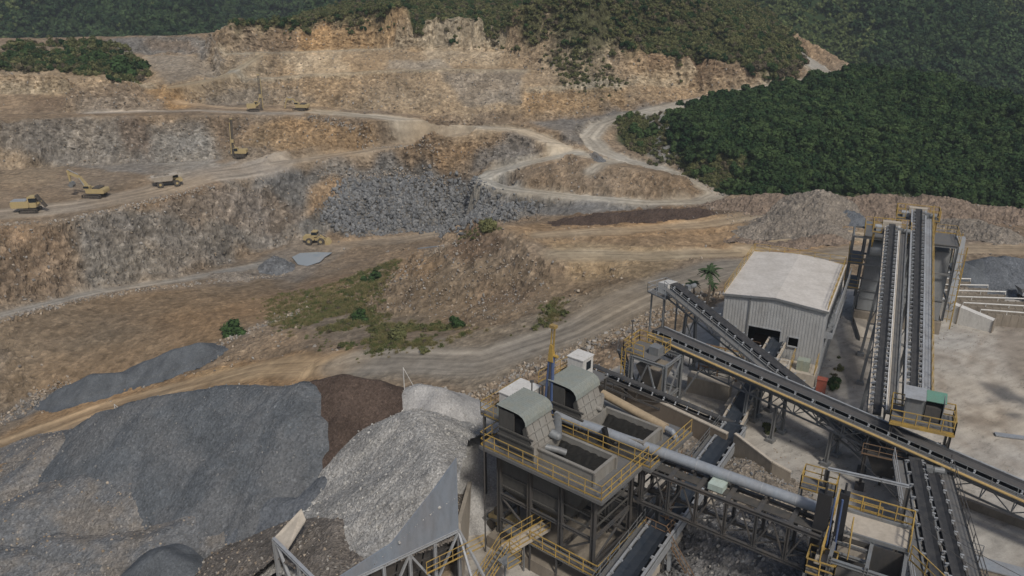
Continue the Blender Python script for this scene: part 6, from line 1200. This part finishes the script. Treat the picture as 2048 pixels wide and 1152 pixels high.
def excavator(label, joints, s=1.0, tool='bucket'):
    e = machine('excavator', label, 'excavator', 'tracked excavators on the benches'); tracks(e, 4.6, 2.9, 1.0)
    m = MB(); rbox(m, -3.2, 1.3, -1.45, 1.45, 1.2, 2.3, .2); rbox(m, -3.25, -2.3, -1.4, 1.4, 1.15, 2.1, .2); m.part('body', S_my, e)
    m = MB(); rbox(m, -2.2, -.3, -1.3, 1.2, 2.25, 2.62, .08); m.tube((-1.4, -.7, 2.6), (-1.4, -.7, 3.0), .08, 8); m.part('engine_cover', S_trk, e); m = MB(); m.tube((0, 0, .8), (0, 0, 1.25), .8, 16); m.part('slew_ring', S_trk, e)
    m = MB(); rbox(m, .1, 1.6, .45, 1.45, 2.2, 3.15, .15); m.part('cab', S_my, e); cb = m
    m = MB(); rbox(m, .25, 1.63, .43, 1.47, 2.45, 3.0, .1); m.part('window', S_glass, e)
    a, b, c, t = [Vector((x, 0, z)) for x, z in joints]
    m = MB(); arm_seg(m, a, b, .5, .6, .75); arm_seg(m, b, c, .45, .75, .45); m.part('boom', S_my, e)
    m = MB(); c2 = c + (c - t).normalized() * .7; arm_seg(m, c2, t, .4, .55, .3); m.part('dipper_arm', S_my, e)
    m = MB(); m.tube(a + Vector((.5, .35, -.2)), b + Vector((0, .35, -.1)), .09, 8); m.tube(a + Vector((.5, -.35, -.2)), b + Vector((0, -.35, -.1)), .09, 8); m.tube(b + Vector((.2, 0, .6)), c2 + Vector((0, 0, .2)), .09, 8); m.part('hydraulic_cylinder', S_lst, e)
    m = MB()
    if tool == 'bucket':
        pr = [(0, .25), (-.55, .1), (-.85, -.5), (-.6, -1.05), (-.1, -1.15), (.45, -.75), (.2, -.35)]
        for y in (-.6, .6): m.plate([t + Vector((x, y, z)) for x, z in pr], .05, Vector((0, 1, 0)))
        for (x0, z0), (x1, z1) in zip(pr[:-2], pr[1:-1]): m.plate([t + Vector((x0, -.6, z0)), t + Vector((x0, .6, z0)), t + Vector((x1, .6, z1)), t + Vector((x1, -.6, z1))], .05)
        for k in range(5): m.beam(t + Vector((.42, -.5 + k * .25, -.75)), t + Vector((.68, -.5 + k * .25, -.6)), .1, .07)
        m.part('bucket', S_gst, e)
    else: m.beam(t, t + Vector((.1, 0, -1.1)), .4, .5); m.tube(t + Vector((.1, 0, -1.1)), t + Vector((.15, 0, -1.9)), .08, 8); m.part('breaker', S_my, e)
    for ch in e.children: ch.scale = (1, 1, 1)
    e.scale = (s, s, s); return e
g_ = G(190, 394); ex = excavator('yellow tracked excavator with its boom raised, bucket against the lowest rock face at the left', ((.9, 2.1), (2.9, 5.0), (5.4, 5.9), (5.3, 3.6)), .92); place(ex, g_, 178)
g_ = G(601, 221); ex = excavator('small yellow excavator with arched arm on the upper bench beside the drill mast', ((.9, 2.1), (2.6, 4.0), (4.8, 3.9), (5.6, 1.9)), .78, 'breaker'); place(ex, g_, 174)
def drill(label, s, lean, ang, loc, mh=11):
    e = machine('drill_rig', label, 'drill rig', 'drill rigs with tall masts'); tracks(e, 3.4, 2.4, .85, .45)
    m = MB(); rbox(m, -2.1, .7, -1.0, 1.0, 1.0, 2.3, .2); m.part('engine_housing', S_my, e); m = MB(); rbox(m, .3, 1.5, .2, 1.15, 1.1, 2.9, .15); m.part('cab', S_my, e); m = MB(); rbox(m, .45, 1.54, .17, 1.18, 1.8, 2.7, .1); m.part('window', S_glass, e)
    m = MB(); b0 = Vector((2.3, -.3, .4)); t0 = b0 + Vector((lean, 0, mh))
    for x, y in ((-.22, -.2), (.22, -.2), (-.22, .2), (.22, .2)): m.beam(b0 + V3(x, y, 0), t0 + V3(x, y, 0), .14, .14, V3(1, 0, 0))
    for k in range(16):
        a = b0.lerp(t0, k / 16); b = b0.lerp(t0, (k + 1) / 16)
        for y in (-.2, .2): m.beam(a + V3(-.22, y, 0), b + V3(.22, y, 0), .07, .07, V3(0, 1, 0))
        m.beam(a + V3(-.22, -.2, 0), a + V3(.22, .2, 0), .07, .07)
    m.part('mast', paint('mast_steel', (.10, .09, .075), .7, .4, 2), e)
    m = MB(); m.tube(b0 + V3(.55, .1, .3), t0 + V3(.55, .1, -1), .13, 8); m.box(b0.lerp(t0, .35), .7, .6, 1.0); m.box(t0, .8, .6, .3); m.part('drill_head', S_my, e)
    m = MB(); arm_seg(m, (.8, -.3, 1.6), (2.2, -.3, 2.6), .4, .4, .3); m.tube((.6, -.3, 1.2), (2.2, -.3, 4.4), .09, 8); m.part('mast_arm', S_my, e); m = MB(); m.tube((2.3, -.3, .0), (2.3, -.3, .7), .35, 10); m.part('dust_hood', S_trk, e)
    e.scale = (s, s, s); return place(e, loc, ang)
drill('yellow drill rig with a tall dark mast on the upper bench beside the small excavator', .9, .1, 20, G(508, 222), 10.5)
drill('drill rig with a leaning dark mast standing against the middle rock face', .85, -.6, 182, G(482, 314), 11)
# crawler drill with folded feed
e = machine('crawler_drill', 'yellow crawler drill with a square cab and folded dark feed at the far left', 'crawler drill'); tracks(e, 3.6, 2.4, .9, .5)
m = MB(); rbox(m, -3.3, .3, -1.1, 1.1, 1.1, 2.5, .25); m.part('engine_housing', S_my, e); m = MB(); rbox(m, .1, 1.7, -.9, 1.0, 1.1, 3.4, .15); m.part('cab', S_my, e); m = MB(); rbox(m, .35, 1.74, -.93, 1.03, 2.2, 3.1, .1); m.part('window', S_glass, e); m = MB()
for y in (-.5, 0, .5): arm_seg(m, (1.7, y, 3.6), (3.3, y, 1.0), .12, .3, .25)
m.beam((1.7, -.5, 3.5), (1.7, .5, 3.5), .2, .2); m.part('feed', S_trk, e); m = MB(); arm_seg(m, (1.4, 0, 1.6), (2.6, 0, 2.3), .4, .4, .3); m.part('boom', S_my, e); m = MB(); rbox(m, -3.2, -.2, -1.0, 1.0, 2.5, 2.65, .05); m.part('engine_cover', S_lst, e); e.scale = (1.0,) * 3; place(e, G(62, 424), 8)
def wheel(m, x, y, r, w): m.tube((x, y - w / 2, r), (x, y + w / 2, r), r, 18)
# dump truck
e = machine('dump_truck', 'dusty pale yellow dump truck on the haul road near the tracked excavator', 'dump truck'); 
for x in (2.4, -1.6):
    for y in (-1.25, 1.25): m = MB(); wheel(m, x, y, .75, .55); w_ = m.part('wheel', S_trk, e, True); m = MB(); m.tube((x, y - .3, .75), (x, y + .3, .75), .32, 10); m.part('rim', S_my, w_)
m = MB(); rbox(m, -2.6, 3.4, -.7, .7, .8, 1.3); m.part('chassis', S_trk, e); m = MB(); m.hexa([V3(-2.8, -1.2, 1.5), V3(1.4, -1.2, 1.4), V3(1.4, 1.2, 1.4), V3(-2.8, 1.2, 1.5)], [V3(-3.5, -1.5, 2.7), V3(1.6, -1.5, 2.9), V3(1.6, 1.5, 2.9), V3(-3.5, 1.5, 2.7)]); m.hexa([V3(1.4, -1.5, 2.75), V3(2.9, -1.4, 3.0), V3(2.9, 1.4, 3.0), V3(1.4, 1.5, 2.75)], [V3(1.4, -1.5, 2.9), V3(2.9, -1.4, 3.12), V3(2.9, 1.4, 3.12), V3(1.4, 1.5, 2.9)]); m.part('dump_body', S_bei, e)
m = MB(); m.hexa([V3(-3.1, -1.2, 2.55), V3(1.3, -1.2, 2.6), V3(1.3, 1.2, 2.6), V3(-3.1, 1.2, 2.55)], [V3(-2.2, -.5, 3.0), V3(.6, -.5, 3.1), V3(.6, .5, 3.1), V3(-2.2, .5, 3.0)]); m.part('load', M_spoil2, e)
m = MB(); rbox(m, 1.7, 3.0, .0, 1.2, 1.4, 2.6); rbox(m, 2.2, 3.9, -1.1, 1.1, 1.0, 1.8, .2); m.part('cab', S_my, e); m = MB(); rbox(m, 1.8, 3.04, -.02, 1.23, 1.95, 2.5, .06); m.part('window', S_glass, e); e.scale = (.92,) * 3; place(e, G(334, 372), 28)
# wheel loader
e = machine('wheel_loader', 'yellow wheel loader on the pit floor beside the puddle', 'wheel loader')
for x in (1.55, -1.55):
    for y in (-1.1, 1.1): m = MB(); wheel(m, x, y, .85, .6); w_ = m.part('wheel', S_trk, e, True); m = MB(); m.tube((x, y - .32, .85), (x, y + .32, .85), .4, 12); m.part('rim', S_my, w_)
m = MB(); rbox(m, -3.2, -.2, -.9, .9, 1.0, 2.2, .25); rbox(m, -.2, 2.1, -.5, .5, .9, 1.6, .1); m.part('body', S_my, e); m = MB(); rbox(m, -.9, .5, -.8, .8, 2.0, 3.45, .12); m.part('cab', S_my, e); m = MB(); rbox(m, -.93, .54, -.83, .83, 2.45, 3.2, .1); m.part('window', S_glass, e)
m = MB()
for y in (-.6, .6): arm_seg(m, (.9, y, 2.1), (2.9, y, .9), .15, .3, .3)
m.part('lift_arm', S_my, e); m = MB(); m.hexa([V3(2.7, -1.4, .1), V3(3.9, -1.4, .1), V3(3.9, 1.4, .1), V3(2.7, 1.4, .1)], [V3(2.7, -1.4, 1.3), V3(3.1, -1.4, 1.2), V3(3.1, 1.4, 1.2), V3(2.7, 1.4, 1.3)]); m.part('bucket', S_my, e); e.scale = (.95,) * 3; place(e, G(633, 487), -4)
# small plant by the bins and grey crusher at the right edge
e = machine('skid_loader', 'small dusty yellow skid loader parked under the front surge bin', 'skid loader'); m = MB(); rbox(m, -1.3, .9, -.6, .6, .4, 1.2, .15); m.part('body', S_my, e); m = MB(); rbox(m, -.6, .4, -.5, .5, 1.15, 1.9, .1); m.part('cab', S_trk, e)
for x in (-.7, .5):
    for y in (-.7, .7): m = MB(); wheel(m, x, y, .38, .28); m.part('wheel', S_trk, e, True)
m = MB(); m.hexa([V3(1.1, -.8, .1), V3(1.8, -.8, .1), V3(1.8, .8, .1), V3(1.1, .8, .1)], [V3(1.1, -.8, .8), V3(1.3, -.8, .7), V3(1.3, .8, .7), V3(1.1, .8, .8)]); arm_seg(m, (-.9, .65, 1.2), (1.2, .65, .5), .12, .2, .2); arm_seg(m, (-.9, -.65, 1.2), (1.2, -.65, .5), .12, .2, .2); m.part('bucket', S_gst, e); place(e, W(1005, 1052, .02), 140)
e = machine('mobile_crusher', 'dusty grey tracked machine with a hopper at the right edge beyond the bays', 'crusher'); tracks(e, 3.6, 2.2, .8, .45); m = MB(); rbox(m, -2.2, 2.4, -.9, .9, 1.0, 1.9, .15); m.part('body', S_lst, e); m = MB(); m.hexa([V3(-2.2, -.8, 1.6), V3(-1.0, -.8, 1.6), V3(-1.0, .8, 1.6), V3(-2.2, .8, 1.6)], [V3(-3.0, -1.3, 2.8), V3(-.8, -1.3, 2.8), V3(-.8, 1.3, 2.8), V3(-3.0, 1.3, 2.8)]); m.part('hopper', S_gst, e); m = MB(); arm_seg(m, (1.0, 0, 1.6), (3.6, 0, 3.6), .6, .25, .2); m.part('discharge_arm', S_dst, e); m = MB(); m.tube((.5, .5, 1.8), (.6, .5, 4.6), .06, 6); m.part('mast', S_gst, e); e.scale = (.62,) * 3; place(e, W(2058, 598, 0), 0)
# ---------------- palms and single bushes ----------------
m_pf = inst_mat('palm_leaf', (.035, .06, .03), (.05, .08, .035), .3, 2); S_trunk = paint('palm_trunk', (.20, .16, .12), .9, .4, 4)
def palm(px, py, h, fr_, label, seed):
    r_ = random.Random(seed); b = G(px, py); e = thing('palm_tree', label, 'palm tree', b, 'palm trees beside the road'); m = MB(); P_ = [b + V3(.15 * math.sin(k * .5), .1 * math.cos(k * .7), h * k / 7) for k in range(8)]
    for i in range(7): m.tube(P_[i], P_[i + 1], .16 - .01 * i, 8, .15 - .01 * i, False)
    m.part('trunk', S_trunk, e, True); m = MB(); t = P_[-1]
    for k in range(26):
        az = r_.uniform(0, 6.28); el = r_.uniform(-.2, 1.1); L = fr_ * r_.uniform(.8, 1.1); d_ = V3(math.cos(az), math.sin(az), 0); prev = t
        for j in range(7):
            f = (j + 1) / 7; q = t + d_ * L * f * math.cos(el * (1 - .3 * f)) + Zv * (L * f * math.sin(el) - L * .55 * f * f); w_ = .11 * L * (1 - .6 * f); sd_ = d_.cross(Zv)
            for s_ in (-1, 1): m.add([prev, q, q + sd_ * s_ * w_ * 2 - Zv * w_ * .9 + d_ * .1, prev.lerp(q, .4) + sd_ * s_ * w_ * 1.6 - Zv * w_ * .8], [(0, 1, 2, 3)])
            prev = q
    m.part('crown', m_pf, e)
palm(1414, 606, 4.4, 1.9, 'taller palm tree behind the upper conveyor, left of the shed roof', 1)
palm(1384, 598, 2.2, 1.0, 'short palm with a drooping crown, left of the taller palm', 2)
palm(1424, 596, 1.8, .9, 'shortest palm, right of the taller palm and close to the shed', 3)
bm_l = [crown(90 + i, m_t2, 8, 1500, .6, .06) for i in range(3)]; bm_g = crown(95, inst_mat('green_bush', (.04, .075, .025), (.05, .09, .03), .4, 2), 8, 1500, .6, .06)
for px, py, s_, k, lb in ((1100, 626, 1.6, 0, 'single olive bush on the gravel shoulder above the haul road'), (750, 560, 3.2, 3, 'green bush on the slope below the mound, right of the puddle'), (466, 668, 4.2, 3, 'round green bush at the foot of the lower left face'), (1536, 862, 1.5, 1, 'bush under the long conveyor beside a trestle foot'),
    (1668, 772, 1.6, 3, 'green bush at the right foot of the shed wall'), (975, 458, 3.0, 2, 'dry brushy bush on top of the dark earth hump'), (250, 150, 8.5, 3, 'large dark green bushy tree at the right end of the knoll'), (205, 128, 6.5, 3, 'dark green tree on the knoll, left of the largest one'), (60, 135, 4.5, 1, 'olive bush near the left end of the knoll'),
    (800, 680, 3.2, 1, 'dense olive bush at the lower edge of the swale by the haul road'), (720, 640, 3.0, 3, 'green bush in the middle of the swale'), (915, 655, 2.4, 3, 'green bush at the right tip of the swale'), (1270, 270, 5, 3, 'green bush inside the upper road bend')):
    p_ = G(px, py); o = bpy.data.objects.new('bush', bm_g if k == 3 else bm_l[k]); COL.objects.link(o); o.location = p_ - Zv * .15 * s_; o.scale = (s_, s_, s_ * .9); o.rotation_euler = (0, 0, px * .37); tag(o, lb, 'bush', 'single bushes')
